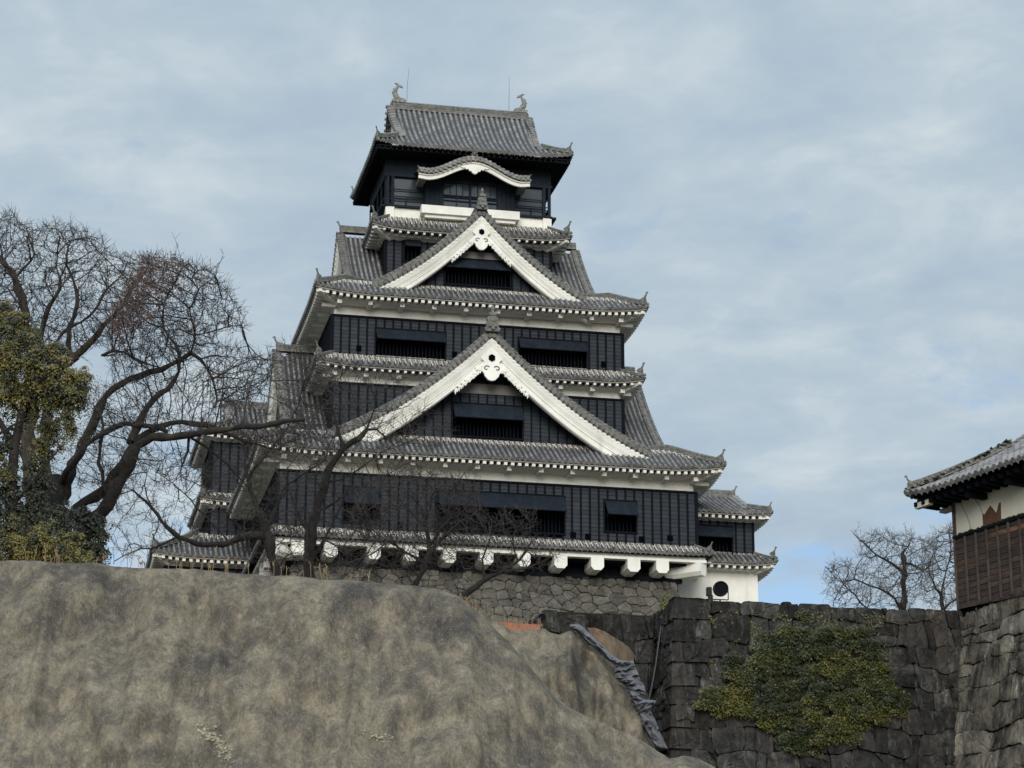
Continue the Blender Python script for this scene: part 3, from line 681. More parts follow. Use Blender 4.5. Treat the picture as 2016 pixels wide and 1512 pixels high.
    for sg in (-1, 1):
        for z in (58.72, 58.92, 59.4): fr.box(min(sg * 2.9, sg * 5.2), max(sg * 2.9, sg * 5.2), 7.05, 7.1, z, z + .06)
        fr.box(sg * 4.1 - .03, sg * 4.1 + .03, 7.05, 7.1, 58.3, 58.95)
        fr.box(min(sg * 5.25, sg * 5.35), max(sg * 5.25, sg * 5.35), 7.2, 13.8, 58.85, 58.93)
    for z in (58.3,):
        for sg in (-1, 1): fr.box(min(sg * 5.3, sg * 5.75), max(sg * 5.3, sg * 5.75), 7.0, 13.9, 58.18, 58.30)
    for sg in (-1, 1):
        fr.box(min(sg * 5.38, sg * 5.46), max(sg * 5.38, sg * 5.46), 7.3, 13.8, 60.35, 60.45)
        for y in np.linspace(7.35, 13.7, 5): fr.box(min(sg * 5.38, sg * 5.46), max(sg * 5.38, sg * 5.46), y - .04, y + .04, 58.1, 60.4)
        fr.box(min(sg * 5.38, sg * 5.46), max(sg * 5.38, sg * 5.46), 7.3, 13.8, 58.9, 58.98)
    fr.build('lookout_frame', M['shutter'], K)
    for sg in (-1, 1):
        gl = MB(); a, b_ = sorted((sg * 2.95, sg * 4.9)); gl.add([[a, 7.24, 58.35], [b_, 7.24, 58.35], [b_, 7.24, 60.3], [a, 7.24, 60.3]], [(0, 1, 2, 3)])
        a = sg * 4.95; gl.add([[a, 7.3, 58.35], [a, 13.7, 58.35], [a, 13.7, 60.3], [a, 7.3, 60.3]], [(0, 1, 2, 3)])
        gl.build('lookout_glass', M['glass'], K)
    # centre bay with the undulating gable
    bay = MB(); bay.box(-2.95, 2.95, 6.78, 7.2, 58.28, 60.9)
    for x0 in (-2.9, 1.78):
        for i in range(4): bay.box(x0 + i * .285, x0 + i * .285 + .27, 6.62, 6.8, 58.38, 60.2)
    bay.box(-3.0, 3.0, 6.6, 6.9, 58.27, 58.38); bay.box(-1.78, 1.78, 6.62, 6.78, 60.0, 60.2); bay.box(-.06, .06, 6.6, 6.78, 58.38, 60.0)
    bay.build('projecting_bay', M['shutter'], K)
    for x0 in (-1.72, .08):
        wn = MB(); wn.add([[x0, 6.74, 58.4], [x0 + 1.64, 6.74, 58.4], [x0 + 1.64, 6.74, 60.0], [x0, 6.74, 60.0]], [(0, 1, 2, 3)]); wo = wn.build('window', M['glass'], K); ws = MB()
        for i in range(1, 4): ws.box(x0 + i * .41 - .02, x0 + i * .41 + .02, 6.66, 6.72, 59.1, 60.0)
        for z in (58.75, 58.98, 59.1): ws.box(x0, x0 + 1.64, 6.64, 6.7, z, z + .06)
        ws.box(x0 + .8, x0 + .86, 6.64, 6.7, 58.4, 59.0)
        ws.build('glazing_bar', M['shutter'], wo)
    kh = lambda x: 59.86 + 1.10 * (0.5 + 0.5 * math.cos(math.pi * min(1, abs(x) / 3.15))) ** 1.0 * 1.0 + (.10 * max(0, abs(x) - 3.0))
    X = np.linspace(-3.62, 3.62, 60); kb = MB()
    P = np.array([[[x, 5.22, kh(x) - .02], [x, 5.15, kh(x) + .02], [x, 5.15, kh(x) - .10], [x, 5.24, kh(x) - .12], [x, 5.24, kh(x) - .34 - .06 * math.cos(x * .5)], [x, 5.38, kh(x) - .34 - .06 * math.cos(x * .5)], [x, 5.40, kh(x) - .1]] for x in X])
    kbo = MB(); kbo.grid(P); 
    rr = MB(); nr = int(7.24 / .30)
    Pp = np.array([[[x, 5.1, kh(x) + .10], [x, 7.3, kh(x) + .75]] for x in X]); rr.grid(Pp, 1)
    Pf = np.array([[[x, 5.1, kh(x) + .10], [x, 5.1, kh(x) - .02]] for x in X]); rr.grid(Pf, 1)
    for i in range(nr):
        x = -3.6 + (i + .5) * 7.2 / nr; z = kh(x)
        for j in range(6):
            y0 = 5.04 + j * .36; y1 = y0 + .36
            an = [0, .25, .5, .75, 1]
            G_ = np.array([[[x + q * math.cos(a * math.pi), y, z + .10 + (y - 5.1) * .295 + q * 1.1 * math.sin(a * math.pi)] for a in an] for y, q in ((y0, .088), (y1, .075))]); rr.grid(G_, 0)
        rr.prism([(x + .105 * math.cos(a), z + .12 + .105 * math.sin(a)) for a in np.arange(8) * math.pi / 4], 5.0, 5.1)
        rr.prism([(x + .17 + .07 * math.cos(a), z + .05 + .08 * math.sin(a)) for a in np.arange(5) * math.pi * 2 / 5], 5.05, 5.1)
    # an upper row of tiles: verge bands following the wave
    Pu = np.array([[[x, 5.3, kh(x) + .14], [x, 5.28, kh(x) + .42], [x, 5.4, kh(x) + .50], [x, 5.6, kh(x) + .42], [x, 5.62, kh(x) + .2]] for x in X]); rr.grid(Pu, 0)
    for i in range(nr):
        x = -3.45 + (i + .5) * 6.9 / nr; rr.prism([(x + .10 * math.cos(a), kh(x) + .36 + .09 * math.sin(a)) for a in np.arange(8) * math.pi / 4], 5.2, 5.35)
    ko = rr.build('wavy_gable_roof', [M['tile'], M['tiledark']], K)
    kbo.build('bargeboard', M['plaster'], ko)
    pm = MB(); o = [(0, .1), (.95, -.02), (.80, -.12), (.66, -.09), (.55, -.20), (.42, -.16), (.34, -.30), (.22, -.30), (.16, -.42), (.05, -.46), (0, -.50)]
    pm.prism([(x, 60.60 + z) for x, z in o] + [(-x, 60.60 + z) for x, z in o[-2:0:-1]], 5.16, 5.3); pm.build('gable_pendant', M['plaster'], ko)
    for sg in (-1, 1):
        b = MB(); b.box(min(sg * 3.05, sg * 3.5), max(sg * 3.05, sg * 3.5), 5.6, 7.0, 59.66, 59.85); b.build('eave', M['strip'], ko)
    db = MB(); demon_tile(db, 0, 5.4, 61.45, .5); ridge(db, [(0, y, 61.5 + (y - 5.3) * .25) for y in (5.3, 6, 7)], .3, .3, discs=False)
    for sg in (-1, 1): horn(db, (sg * 3.6, 5.25, 60.0), (sg, -.3), .35)
    db.build('ridge_end_tile', M['orn'], ko)
    # ---- top roof (hip-and-gable)
    z5 = 61.80; y0, y1 = 5.2, 15.8; hx = 6.45; Dm = (y1 - y0) / 2
    prof = lambda d: z5 + .60 * d + .058 * d * d                   # ridge ~66.6
    xg = 4.92; fd = hx - xg
    mb = MB()
    dm = lambda c: Dm if abs(c - hx) < xg - .35 else min(hx - abs(c - hx), fd + .1)
    for A, e, n in (((-hx, y0), (1, 0), (0, 1)), ((hx, y1), (-1, 0), (0, -1))):
        roof_side(mb, A, e, n, 2 * hx, Dm, prof, .28, 2.6, dmax=dm, joint=0, K=12, row=.35, r=.105)
    for A, e, n in (((hx, y0), (0, 1), (-1, 0)), ((-hx, y1), (0, -1), (1, 0))):
        roof_side(mb, A, e, n, y1 - y0, fd, prof, .28, 2.6, joint=0)
    # roof continuing out over the gable verges
    ro = mb.build('roof', [M['tile'], M['tiledark'], M['joint']], K)
    for sg in (-1, 1):
        vb = MB()
        for fb_ in (-1, 1):
            cy = (y0 + y1) / 2; ds = np.linspace(fd + .2, Dm, 16); P = []; pr = []
            for d in ds:
                y = cy - fb_ * (Dm - d); fl = -.32 * (1 - (d - fd) / (Dm - fd)) ** 1.2; x = sg * (xg - .02 + fl)
                P.append([[x - sg * .45, y, prof(d) + .05], [x - sg * .1, y, prof(d) + .14], [x, y, prof(d) + .02], [x, y, prof(d) - .42]])
            P = np.array(P); vb.grid(P)
            for i in range(int((Dm - fd) * 1.25 / .3)):
                d = fd + .2 + i * .27; 
                if d > Dm: break
                y = cy - fb_ * (Dm - d); fl = -.32 * (1 - (d - fd) / (Dm - fd)) ** 1.2
                ax = [[sg * (xg + fl - .35), y, prof(d) + .12], [sg * (xg + fl + .06), y, prof(d) + .06]]; vb.tube(ax, .10, 7)
        vb.build('verge_tiles', M['tile'], ro)
    for sg in (-1, 1):
        gw = MB(); cy = (y0 + y1) / 2; ds = np.linspace(fd + .3, Dm, 12)
        V = [[sg * (xg - .42), cy - (Dm - d), prof(d) - .25] for d in ds] + [[sg * (xg - .42), cy + (Dm - d), prof(d) - .25] for d in ds[::-1][1:]]
        gw.add(V, [tuple(range(len(V)))])
        gw.build('gable_wall', M['plaster'], ro)
    for cx, cy_, sx, sy in ((-hx, y0, 1, 1), (hx, y0, -1, 1), (hx, y1, -1, -1), (-hx, y1, 1, -1)):
        rb = MB(); pts = [(cx + sx * t, cy_ + sy * t, prof(t) + .28 * max(0, 1 - t / 2.6) ** 2.2 + .04) for t in np.linspace(.1, fd + .15, 7)]
        ridge(rb, pts, .26, .30); horn(rb, (cx + sx * .15, cy_ + sy * .15, prof(.1) + .32), (-sx, -sy), .6)
        rb.build('hip_ridge', M['orn'], ro)
    zr = prof(Dm); CYr = (y0 + y1) / 2
    rd = MB(); ridge(rd, [(x, CYr, zr - .18) for x in np.linspace(-4.55, 4.55, 12)], .40, .60)
    for sg in (-1, 1):
        def TE(V, sg=sg): V = np.asarray(V, float); return np.stack([sg * 4.6 - sg * V[:, 1], CYr + V[:, 0], V[:, 2]], 1)
        demon_tile(rd, 0, 0, zr - .85, .72, TE)
    rd.build('ridge', M['orn'], ro)
    # eave underside of the top roof: dark boards and rafters
    eb = MB()
    eb.box(-hx + .35, hx - .35, y0 + .35, y1 - .35, z5 - .30, z5 - .22); eb.box(-hx + .12, hx - .12, y0 + .12, y1 - .12, z5 - .17, z5 - .09)
    for i in range(34):
        x = -hx + .3 + i * (2 * hx - .6) / 33; eb.box(x - .06, x + .06, y0 + .15, y0 + 1.9, z5 - .36, z5 - .18)
    for i in range(28):
        y = y0 + .3 + i * (y1 - y0 - .6) / 27
        for sg in (-1, 1): eb.box(min(sg * (hx - .12), sg * (hx - 1.2)), max(sg * (hx - .12), sg * (hx - 1.2)), y - .06, y + .06, z5 - .36, z5 - .18)
    eb.build('eave', M['batten'], ro)
    # ---- fish ornaments and lightning rods
    for sg in (-1, 1):
        fm = MB(); zb = zr + .50; x0 = sg * 4.28
        pts = [(.45, .08), (.25, .12), (.05, .20), (-.08, .40), (-.10, .62), (-.03, .82), (.05, .98), (.12, 1.08)]
        rad = [.09, .14, .18, .18, .15, .12, .09, .06]
        fm.tube([(x0 - sg * a, CYr, zb + b) for a, b in pts], rad, 9, flat=.8)
        for tip in ([(.06, .98), (.0, 1.14), (-.14, 1.24), (.02, 1.27), (.16, 1.2), (.18, 1.06)], [(.10, 1.02), (.22, 1.14), (.34, 1.10), (.42, .94), (.32, .96), (.2, 1.0)], [(-.24, .40), (-.32, .60), (-.22, .72), (-.14, .58)], [(-.2, .66), (-.24, .84), (-.12, .9), (-.06, .78)], [(.08, .24), (.16, .42), (.05, .5)], [(.28, .0), (.52, .0), (.55, .12), (.44, .22), (.3, .18)]):
            poly = [(x0 - sg * a, zb + b) for a, b in tip]; fm.prism(poly if sg < 0 else poly[::-1], CYr - .05, CYr + .05)
        fm.prism([(x0 - sg * a, zb + b) for a, b in ((-.3, -.15), (.6, -.15), (.6, .06), (-.3, .06))], CYr - .2, CYr + .2)
        fm.build('fish_ornament', M['fish'], ro)
    for x in (-3.58, 3.34):
        rm = MB(); rm.tube([(x, CYr, zr + .3), (x + .02, CYr, zr + 1.6), (x + (.12 if x < 0 else .02), CYr, zr + 2.95)], [.022, .018, .012], 5); rm.build('lightning_rod', M['metal'], K)
    return K
KEEP = build_keep()

# ================================================================== ANNEX TURRET AND SMALL KEEP
def simple_walls(K, x0, x1, y0, y1, z0, z1, front_holes=(), mat='board', nm='wall'):
    boards, bats = MB(), MB()
    wall_panel((boards, bats), x0, x1, z0, z1, lambda V: V + np.array([0, y0, 0]), front_holes)
    def TL(V): V = np.asarray(V, float); return np.stack([x0 + V[:, 1], y1 - V[:, 0], V[:, 2]], 1)
    def TR(V): V = np.asarray(V, float); return np.stack([x1 - V[:, 1], y0 + V[:, 0], V[:, 2]], 1)
    wall_panel((boards, bats), 0, y1 - y0, z0, z1, TL); wall_panel((boards, bats), 0, y1 - y0, z0, z1, TR)
    wo = boards.build(nm, M[mat], K); bats.build('batten', M['batten'], wo); return wo
def irimoya(K, x0, x1, y0, y1, z5, prof, xgl, xgr, lift=.25, R=2.2, ov=1.0, orn=.7, hs=.8, eave=True, jn=0, T=ident):
    """hip-and-gable roof, ridge along x; xgl/xgr inset of the gables from the eaves."""
    L = x1 - x0; Dm = (y1 - y0) / 2; cy = (y0 + y1) / 2
    mb = MB()
    def dm(c): return Dm if (c > xgl + .3 and L - c > xgr + .3) else min(c if c < L / 2 else L - c, (xgl if c < L / 2 else xgr) + .1)
    roof_side(mb, (x0, y0), (1, 0), (0, 1), L, Dm, prof, lift, R, dmax=dm, joint=jn, T=T)
    roof_side(mb, (x1, y1), (-1, 0), (0, -1), L, Dm, prof, lift, R, dmax=lambda c: dm(L - c), joint=0, T=T, ribs=False)
    roof_side(mb, (x1, y0), (0, 1), (-1, 0), y1 - y0, xgr, prof, lift, R, joint=0, kT=.5, T=T)
    roof_side(mb, (x0, y1), (0, -1), (1, 0), y1 - y0, xgl, prof, lift, R, joint=0, kT=.5, T=T)
    ro = mb.build('roof', [M['tile'], M['tiledark'], M['joint']], K)
    for cx, cy_, sx, sy, fd in ((x0, y0, 1, 1, xgl), (x1, y0, -1, 1, xgr), (x1, y1, -1, -1, xgr), (x0, y1, 1, -1, xgl)):
        rb = MB(); pts = [(cx + sx * t, cy_ + sy * t, prof(t) + lift * max(0, 1 - t / R) ** 2.2 + .04) for t in np.linspace(.1, fd + .15, 8)]
        ridge(rb, pts, .26, .28, T); horn(rb, (cx + sx * .15, cy_ + sy * .15, prof(.1) + lift), (-sx, -sy), hs * .8, T)
        rb.build('hip_ridge', M['orn'], ro)
    rd = MB(); zr = prof(Dm); ridge(rd, [(x, cy, zr - .1) for x in np.linspace(x0 + xgl, x1 - xgr, 8)], .34, .5, T)
    for sg, x in ((-1, x0 + xgl), (1, x1 - xgr)): horn(rd, (x, cy, zr + .0), (sg, 0), hs, T)
    rd.build('ridge', M['orn'], ro)
    for x, sg, fd in ((x0 + xgl, -1, xgl), (x1 - xgr, 1, xgr)):
        vb = MB()
        for f in (-1, 1):
            ds = np.linspace(fd, Dm, 12); P = np.array([[[x - sg * .4, cy - f * (Dm - d), prof(d) + .08], [x, cy - f * (Dm - d), prof(d) + .13], [x + sg * .05, cy - f * (Dm - d), prof(d)], [x + sg * .05, cy - f * (Dm - d), prof(d) - .4]] for d in ds])
            vb.grid(T(P.reshape(-1, 3)).reshape(P.shape))
            for i in range(int((Dm - fd) / .28)):
                d = fd + .1 + i * .28; y = cy - f * (Dm - d); vb.tube(T(np.array([[x - sg * .3, y, prof(d) + .1], [x + sg * .12, y, prof(d) + .06]])), .095, 6)
        vb.build('verge_tiles', M['tile'], ro)
    for x, sg, fd in ((x0 + xgl, 1, xgl), (x1 - xgr, -1, xgr)):
        gw = MB(); ds = np.linspace(fd, Dm, 10); V = [[x + sg * .3, cy - (Dm - d), prof(d) - .15] for d in ds] + [[x + sg * .3, cy + (Dm - d), prof(d) - .15] for d in ds[::-1][1:]]
        gw.add(T(np.array(V)), [tuple(range(len(V)))])
        gw.build('gable_wall', M['plaster'], ro)
    if eave:
        eb = MB(); eave_box(eb, x0, x1, y0, y1, z5 - .13, ov, lift, R, h=.2, T=T)
        for A, e, n, L_ in (((x0, y0), (1, 0), (0, 1), x1 - x0), ((x1, y0), (0, 1), (-1, 0), y1 - y0), ((x0, y1), (0, -1), (1, 0), y1 - y0)):
            rafters(eb, A, e, n, L_, z5 - .20, ov, lift, R, T=T)
        eb.build('eave', [M['soffit'], M['eaveshade'], M['eavestrip']], ro)
    return ro
def build_annex():
    K = empty('side_turret', (KO[0], KO[1], 0), TH, label='low two-tier annex turret attached to the right end of the castle tower', cat='turret')
    simple_walls(K, 12.75, 17.12, 3.05, 12, 35.4, 37.75, [(13.4, 15.75, 35.55, 37.2)])
    window(K, 13.4, 15.75, 35.55, 37.2, lambda V: V + np.array([0, 3.05, 0]), .5, .75)
    prof = lambda d: 37.95 + .42 * d + .012 * d * d
    irimoya(K, 8.0, 18.15, 2.0, 11.0, 37.95, prof, 1.5, 1.05, lift=.12, R=2.0, ov=1.0, hs=.62, jn=0)
    band(K, 11.9, 17.35, 3.0, 12.1, 29.0, 34.9)
    p = lambda d: 34.80 + .68 * d
    skirt(K, 10.0, 18.35, 1.95, 13.1, 34.80, 1.15, p, .22, 2.2, 1.0, joint=.22, brackets=False, rafter=(.47, .18, .18), hs=.85)
    return K
build_annex()
def build_small_keep():
    K = empty('small_keep', (KO[0], KO[1], 0), TH, label='smaller black castle tower behind the left side of the tall keep, half hidden by branches', cat='castle')
    simple_walls(K, -18.0, -8.5, 13.0, 23, 31.0, 35.4)
    band(K, -17.95, -8.6, 13.05, 22.9, 35.3, 35.9)
    p = lambda d: 35.95 + .62 * d + .03 * d * d
    skirt(K, -19.0, -7.6, 12.0, 24.0, 35.95, 3.0, p, .3, 3, 1.0, joint=.2, brackets=False)
    simple_walls(K, -15.2, -8.5, 14.9, 21.5, 37.5, 44.6)
    p = lambda d: 40.2 + .62 * d
    skirt(K, -16.0, -7.6, 14.0, 22.4, 40.2, .9, p, .15, 2.5, .9, joint=.7, brackets=False)
    irimoya(K, -16.1, -6.5, 13.9, 22.5, 44.6, lambda d: 44.6 + .48 * d + .05 * d * d, 1.9, 2.0, lift=.2, ov=.9, hs=.7)
    return K
build_small_keep()

# ================================================================== STONE WALLS
def clip(poly, a, b, c):                                         # keep a*x+b*y<=c
    out = []; n = len(poly)
    for i in range(n):
        p, q = poly[i], poly[(i + 1) % n]; dp, dq = a * p[0] + b * p[1] - c, a * q[0] + b * q[1] - c
        if dp <= 0: out.append(p)
        if (dp < 0 < dq) or (dq < 0 < dp):
            t = dp / (dp - dq); out.append((p[0] + t * (q[0] - p[0]), p[1] + t * (q[1] - p[1])))
    return out
def stones(mb, s0, s1, t0, t1, w_, h_, P, seed=0, gap=.035, bulge=.10, top=None, jit=.30, skip=0.0, rough=.03, corner=None):
    """Irregular fitted stones over the rectangle [s0,s1]x[t0,t1] (t up). P(s,t,out)->xyz."""
    r = random.Random(seed); seeds = []; t = t1 - h_ * .5; row = 0
    while t > t0 - h_:
        s = s0 - w_ * (r.random() + .3)
        while s < s1 + w_:
            ww = w_ * r.choice((.55, .8, 1, 1, 1.25, 1.5)); seeds.append((s + ww / 2, t + r.uniform(-jit, jit) * h_ * (.45 if row == 0 else 1))); s += ww
        t -= h_ * r.uniform(.85, 1.12); row += 1
    # little filler stones
    for _ in range(int(len(seeds) * .30)):
        a = r.choice(seeds); seeds.append((a[0] + r.uniform(.45, .6) * w_ * r.choice((-1, 1)), a[1] + r.uniform(-.6, .6) * h_))
    asp = w_ / h_ * .85
    S = np.array(seeds); Q = S * np.array([1 / asp, 1])
    for i in range(len(S)):
        d = np.hypot(*(Q - Q[i]).T); nb = np.argsort(d)[1:14]
        poly = [(max(s0, S[i][0] - 2.6 * w_) , max(t0, S[i][1] - 2.4 * h_)), (min(s1, S[i][0] + 2.6 * w_), max(t0, S[i][1] - 2.4 * h_)), (min(s1, S[i][0] + 2.6 * w_), min(t1, S[i][1] + 2.4 * h_)), (max(s0, S[i][0] - 2.6 * w_), min(t1, S[i][1] + 2.4 * h_))]
        if poly[0][0] >= poly[1][0] or poly[0][1] >= poly[2][1]: continue
        for j in nb:
            if d[j] < 1e-6: continue
            a, b = (Q[j] - Q[i]); c = (Q[j] @ Q[j] - Q[i] @ Q[i]) / 2
            poly = clip(poly, a / asp, b, c)
            if len(poly) < 3: break
        if len(poly) < 3: continue
        A = np.array(poly); ctr = A.mean(0)
        ar = .5 * abs(np.dot(A[:, 0], np.roll(A[:, 1], -1)) - np.dot(A[:, 1], np.roll(A[:, 0], -1)))
        if ar < .02 * w_ * h_: continue
        if top is not None and A[:, 1].max() > t1 - .01:          # ragged crest
            dz = r.uniform(-.02, top); A[:, 1] = np.where(A[:, 1] > t1 - .01, A[:, 1] - dz - r.uniform(0, .04), A[:, 1])
        stone_body(mb, A, P, r, w_, gap, bulge, rough)
def stone_body(mb, A, P, r, w_, gap, bulge, rough, cut=.11):
        B = []
        for k in range(len(A)):
            p, q, n = A[k - 1], A[k], A[(k + 1) % len(A)]; B += [q + (p - q) * cut, q + (n - q) * cut]
        A = np.array(B); C2 = []
        for k in range(len(A)):
            p, q = A[k], A[(k + 1) % len(A)]; C2.append(p)
            if np.hypot(*(q - p)) > .3 * w_: m_ = (p + q) / 2; C2.append(m_ + np.array([r.uniform(-1, 1), r.uniform(-1, 1)]) * .025 * w_)
        A = np.array(C2); ctr = A.mean(0); rad = np.hypot(*(A - ctr).T).mean() + 1e-6
        tx, tz = r.uniform(-.10, .10), r.uniform(-.12, .06); o0 = r.uniform(0, rough * 2); g = gap * r.uniform(.5, 1.5)
        rings = [(1 - g / rad, -.14), (1 - g / rad, .0), (1 - (g + .05) / rad - .03, bulge * .6), (.62, bulge), (.3, bulge * 1.1)]
        V = []
        for f, o in rings:
            f = max(.1, f)
            for q in A:
                p = ctr + (q - ctr) * f; oo = o + (o0 + tx * (p[0] - ctr[0]) + tz * (p[1] - ctr[1]) + r.uniform(-rough, rough) * .6 if o >= 0 else 0)
                V.append(P(p[0], p[1], oo))
        n = len(A); Fc = [(k * n + i_, k * n + (i_ + 1) % n, (k + 1) * n + (i_ + 1) % n, (k + 1) * n + i_) for k in range(len(rings) - 1) for i_ in range(n)] + [tuple(range((len(rings) - 1) * n, len(rings) * n))]
        mb.add(V, Fc)
def blocks(mb, s0, s1, t0, t1, w_, h_, P, seed=0, gap=.012, bulge=.05, top=.1, rough=.05):
    """roughly coursed rectangular blocks with wavering joints"""
    r = random.Random(seed); ks = []; t = t1
    while t > t0: ks.append(t); t -= h_ * r.uniform(.78, 1.28)
    ks.append(t); ph = [r.uniform(0, 50) for _ in ks]
    def bd(k, s): return ks[k] + (0 if k == 0 else .34 * h_ * mnoise.noise(Vector((s * .75 / w_, ph[k], 0))) + .12 * h_ * mnoise.noise(Vector((s * 2.6 / w_, ph[k], 3))) + .26 * h_ * (((math.floor(s * .62 / w_ + ph[k]) * 7919 + k * 104729) % 101) / 100 - .5))
    prev = []
    for k in range(len(ks) - 1):
        s = s0 - r.uniform(0, .6) * w_; joints = []
        while s < s1: joints.append(s); s += w_ * r.choice((.5, .75, .9, 1.1, 1.3, 1.7))
        joints.append(s1 + .01)
        lean = [(r.uniform(-.16, .16) * w_, r.uniform(-.16, .16) * w_) for _ in joints]
        for i in range(len(joints) - 1):
            a, b = joints[i], joints[i + 1]; tp = 0 if k else r.uniform(0, top)
            at0, at1 = max(s0, a + lean[i][0]), min(s1, b + lean[i + 1][0]); ab0, ab1 = max(s0, a + lean[i][1]), min(s1, b + lean[i + 1][1])
            if at1 - at0 < .12 or ab1 - ab0 < .12: continue
            up = [(x, bd(k, x) - tp - (r.uniform(0, .04) if k == 0 else 0)) for x in np.linspace(at0, at1, 4)]; dn = [(x, bd(k + 1, x)) for x in np.linspace(ab1, ab0, 4)]
            u = r.random()
            if u < .20 and (b - a) > .9 * w_ and k:               # split into two thin stones
                f = r.uniform(.4, .6); md = [(x0 * (1 - f) + x1 * f, y0 * (1 - f) + y1 * f + r.uniform(-.03, .03)) for (x0, y0), (x1, y1) in zip(up, dn[::-1])]
                cells = [up + md[::-1], md + dn]
            elif u < .42:                                         # small wedge stone knocked into a corner
                c0 = up[-1]; q1 = (c0[0] - .28 * w_, c0[1]); q2 = (c0[0] + (dn[0][0] - c0[0]) * .45, c0[1] + (dn[0][1] - c0[1]) * .45)
                cells = [up[:-1] + [q1, q2] + dn, [q1, c0, q2]] if q1[0] > up[-2][0] else [up + dn]
            else: cells = [up + dn]
            for c in cells:
                A = np.array([c[0]] + [p for p, q in zip(c[1:], c[:-1]) if abs(p[0] - q[0]) + abs(p[1] - q[1]) > .015])
                if len(A) >= 3: stone_body(mb, A[::-1], P, r, w_, gap, bulge, rough, r.uniform(.10, .22))
def quadwall(mb, s0, s1, t0, t1, P, o=-.12, n=12):
    G = np.array([[P(s, t, o) for t in np.linspace(t0, t1, n)] for s in np.linspace(s0, s1, n)]); mb.grid(G)
# keep's base
def build_base():
    R_ = empty('keep_stone_base', (KO[0], KO[1], 0), TH, label='grey fitted stone base directly under the tall keep', cat='stone wall')
    zt = 33.12
    bat = lambda z: .20 * (zt - z) + .012 * (zt - z) ** 2
    def Pf(s, t, o): b = bat(t); x = s * (1 + b / 11.45); return (x, .82 - b - o, t)
    def Pl(s, t, o): b = bat(t); return (-11.45 - b - o, 10.5 - s * (1 + b / 10), t)
    def Pr(s, t, o): b = bat(t); return (11.45 + b + o, 10.5 + s * (1 + b / 10), t)
    for P, a, nm, sd_ in ((Pf, 11.45, 'stone_face', 3), (Pl, 9.7, 'stone_face', 4), (Pr, 9.7, 'stone_face', 5)):
        mb = MB(); stones(mb, -a, a, 26.5, zt, .80, .56, P, sd_, gap=.014, bulge=.045, rough=.045)
        o = mb.build(nm, M['keepstone'], R_); g = MB(); quadwall(g, -a - .0, a, 20, zt, P, -.07); g.build('mortar_gap', M['gap'], o)
build_base()
# right-hand retaining wall: recessed face, return face, long face, and the turret's own wall
W1 = at(1330, 1175, 84.81)                                       # convex corner, top
ZT = W1[2]
CT = onplane(1893, 1202, W1, EY)                                 # where the turret wall meets it
EW = np.array([.5, -.8660254, 0.]); NW = np.array([.8660254, .5, 0.])
def build_retaining():
    R_ = empty('retaining_wall', (W1[0], W1[1], 0), 0, label='dark weathered stone retaining wall with vertical streaks and an outer corner, below the annex turret', cat='stone wall')
    W = W1 * np.array([1, 1, 0]); L = float((CT - W1) @ EX) + 1.0
    bat = lambda t: .17 * (ZT - t) + .004 * (ZT - t) ** 2
    bs = lambda t: .10 * (ZT - t)
    def Pf(s, t, o): b = bat(t); q = EX * (s - bs(t) * (1 - s / L)) - EY * (b + o); return (q[0], q[1], t)
    def Pr(s, t, o):                                              # return face: s from corner going back
        b = bat(t); q = -EX * (bs(t) + o) + EY * (s - b * (1 - s / 2.8)); return (q[0], q[1], t)
    def Pb(s, t, o): b = bat(t) * .6; q = EY * (2.7 - b - o) + EX * (-s); return (q[0], q[1], t)
    t0 = 4.0
    for P, a, b_, w_, h_, sd_, tp in ((Pf, 0, L, .82, .74, 21, .12), (Pr, 0, 2.8, .7, .70, 22, .08), (Pb, .1, 4.15, .8, .75, 23, .22)):
        mb = MB(); blocks(mb, a, b_, t0, ZT + .02, w_, h_, P, sd_, gap=.009, bulge=.028, top=tp, rough=.05)
        o = mb.build('stone_face', M['wallstone'], R_); g = MB(); quadwall(g, a, b_, -1.6, ZT - .1, P, -.08); g.build('wall_core', M['gap'], o)
    for a, z in ((4.15, 0),):                                     # end of the recessed face
        mb = MB(); stones(mb, 0, 3, t0, ZT - .1, 1.0, .9, lambda s, t, o: tuple((EY * (2.7 - bat(t) * .6 + s) - EX * (4.15 + o))[:2]) + (t,), 29, gap=.03); mb.build('stone_face', M['wallstone'], R_)
    pp = MB(); n0 = W1 + EY * (2.7 - .16); V = [onplane(u, v, n0 - EY * .17 * .6 * max(0, (v - 1205) / 57), EY) - W for u, v in ((1156, 1236), (1172, 1236), (1190, 1243), (1212, 1256), (1236, 1272), (1250, 1290), (1247, 1302), (1230, 1304), (1205, 1290), (1180, 1268), (1163, 1250))]
    c_ = np.mean(V, axis=0) - EY * .05; pp.add([c_] + V, [(0, k + 1, (k + 1) % 11 + 1) for k in range(11)]); pp.build('exposed_earth_patch', M['ochre'], R_)
    # large corner blocks laid alternately
    cb = MB(); t = ZT - .02; k = 0; r = random.Random(5)
    while t > 6:
        h = r.uniform(.55, .95); lf, lr = (r.uniform(1.0, 1.4), .62) if k % 2 == 0 else (r.uniform(.6, .85), 1.2)
        V = []
        for tt in (t - h + .02, t - .02):
            for (sx, sy) in ((0, 0), (lf, 0), (lf, .3), (.25, .3), (.25, lr), (0, lr)):
                p = np.array(Pf(0, tt, .055)) + EX * (sx - .055) + EY * sy + np.array([r.uniform(-.02, .02), r.uniform(-.02, .02), r.uniform(-.02, .02)]); V.append(p)
        cb.add(V, [tuple(range(6)), tuple(range(11, 5, -1))] + [(i, (i + 1) % 6, (i + 1) % 6 + 6, i + 6) for i in range(6)]); t -= h; k += 1
    co = cb.build('corner_block', M['wallstone'], R_)
    bv = co.modifiers.new('bevel', 'BEVEL'); bv.width = .05; bv.segments = 2; bv.limit_method = 'ANGLE'
    return R_
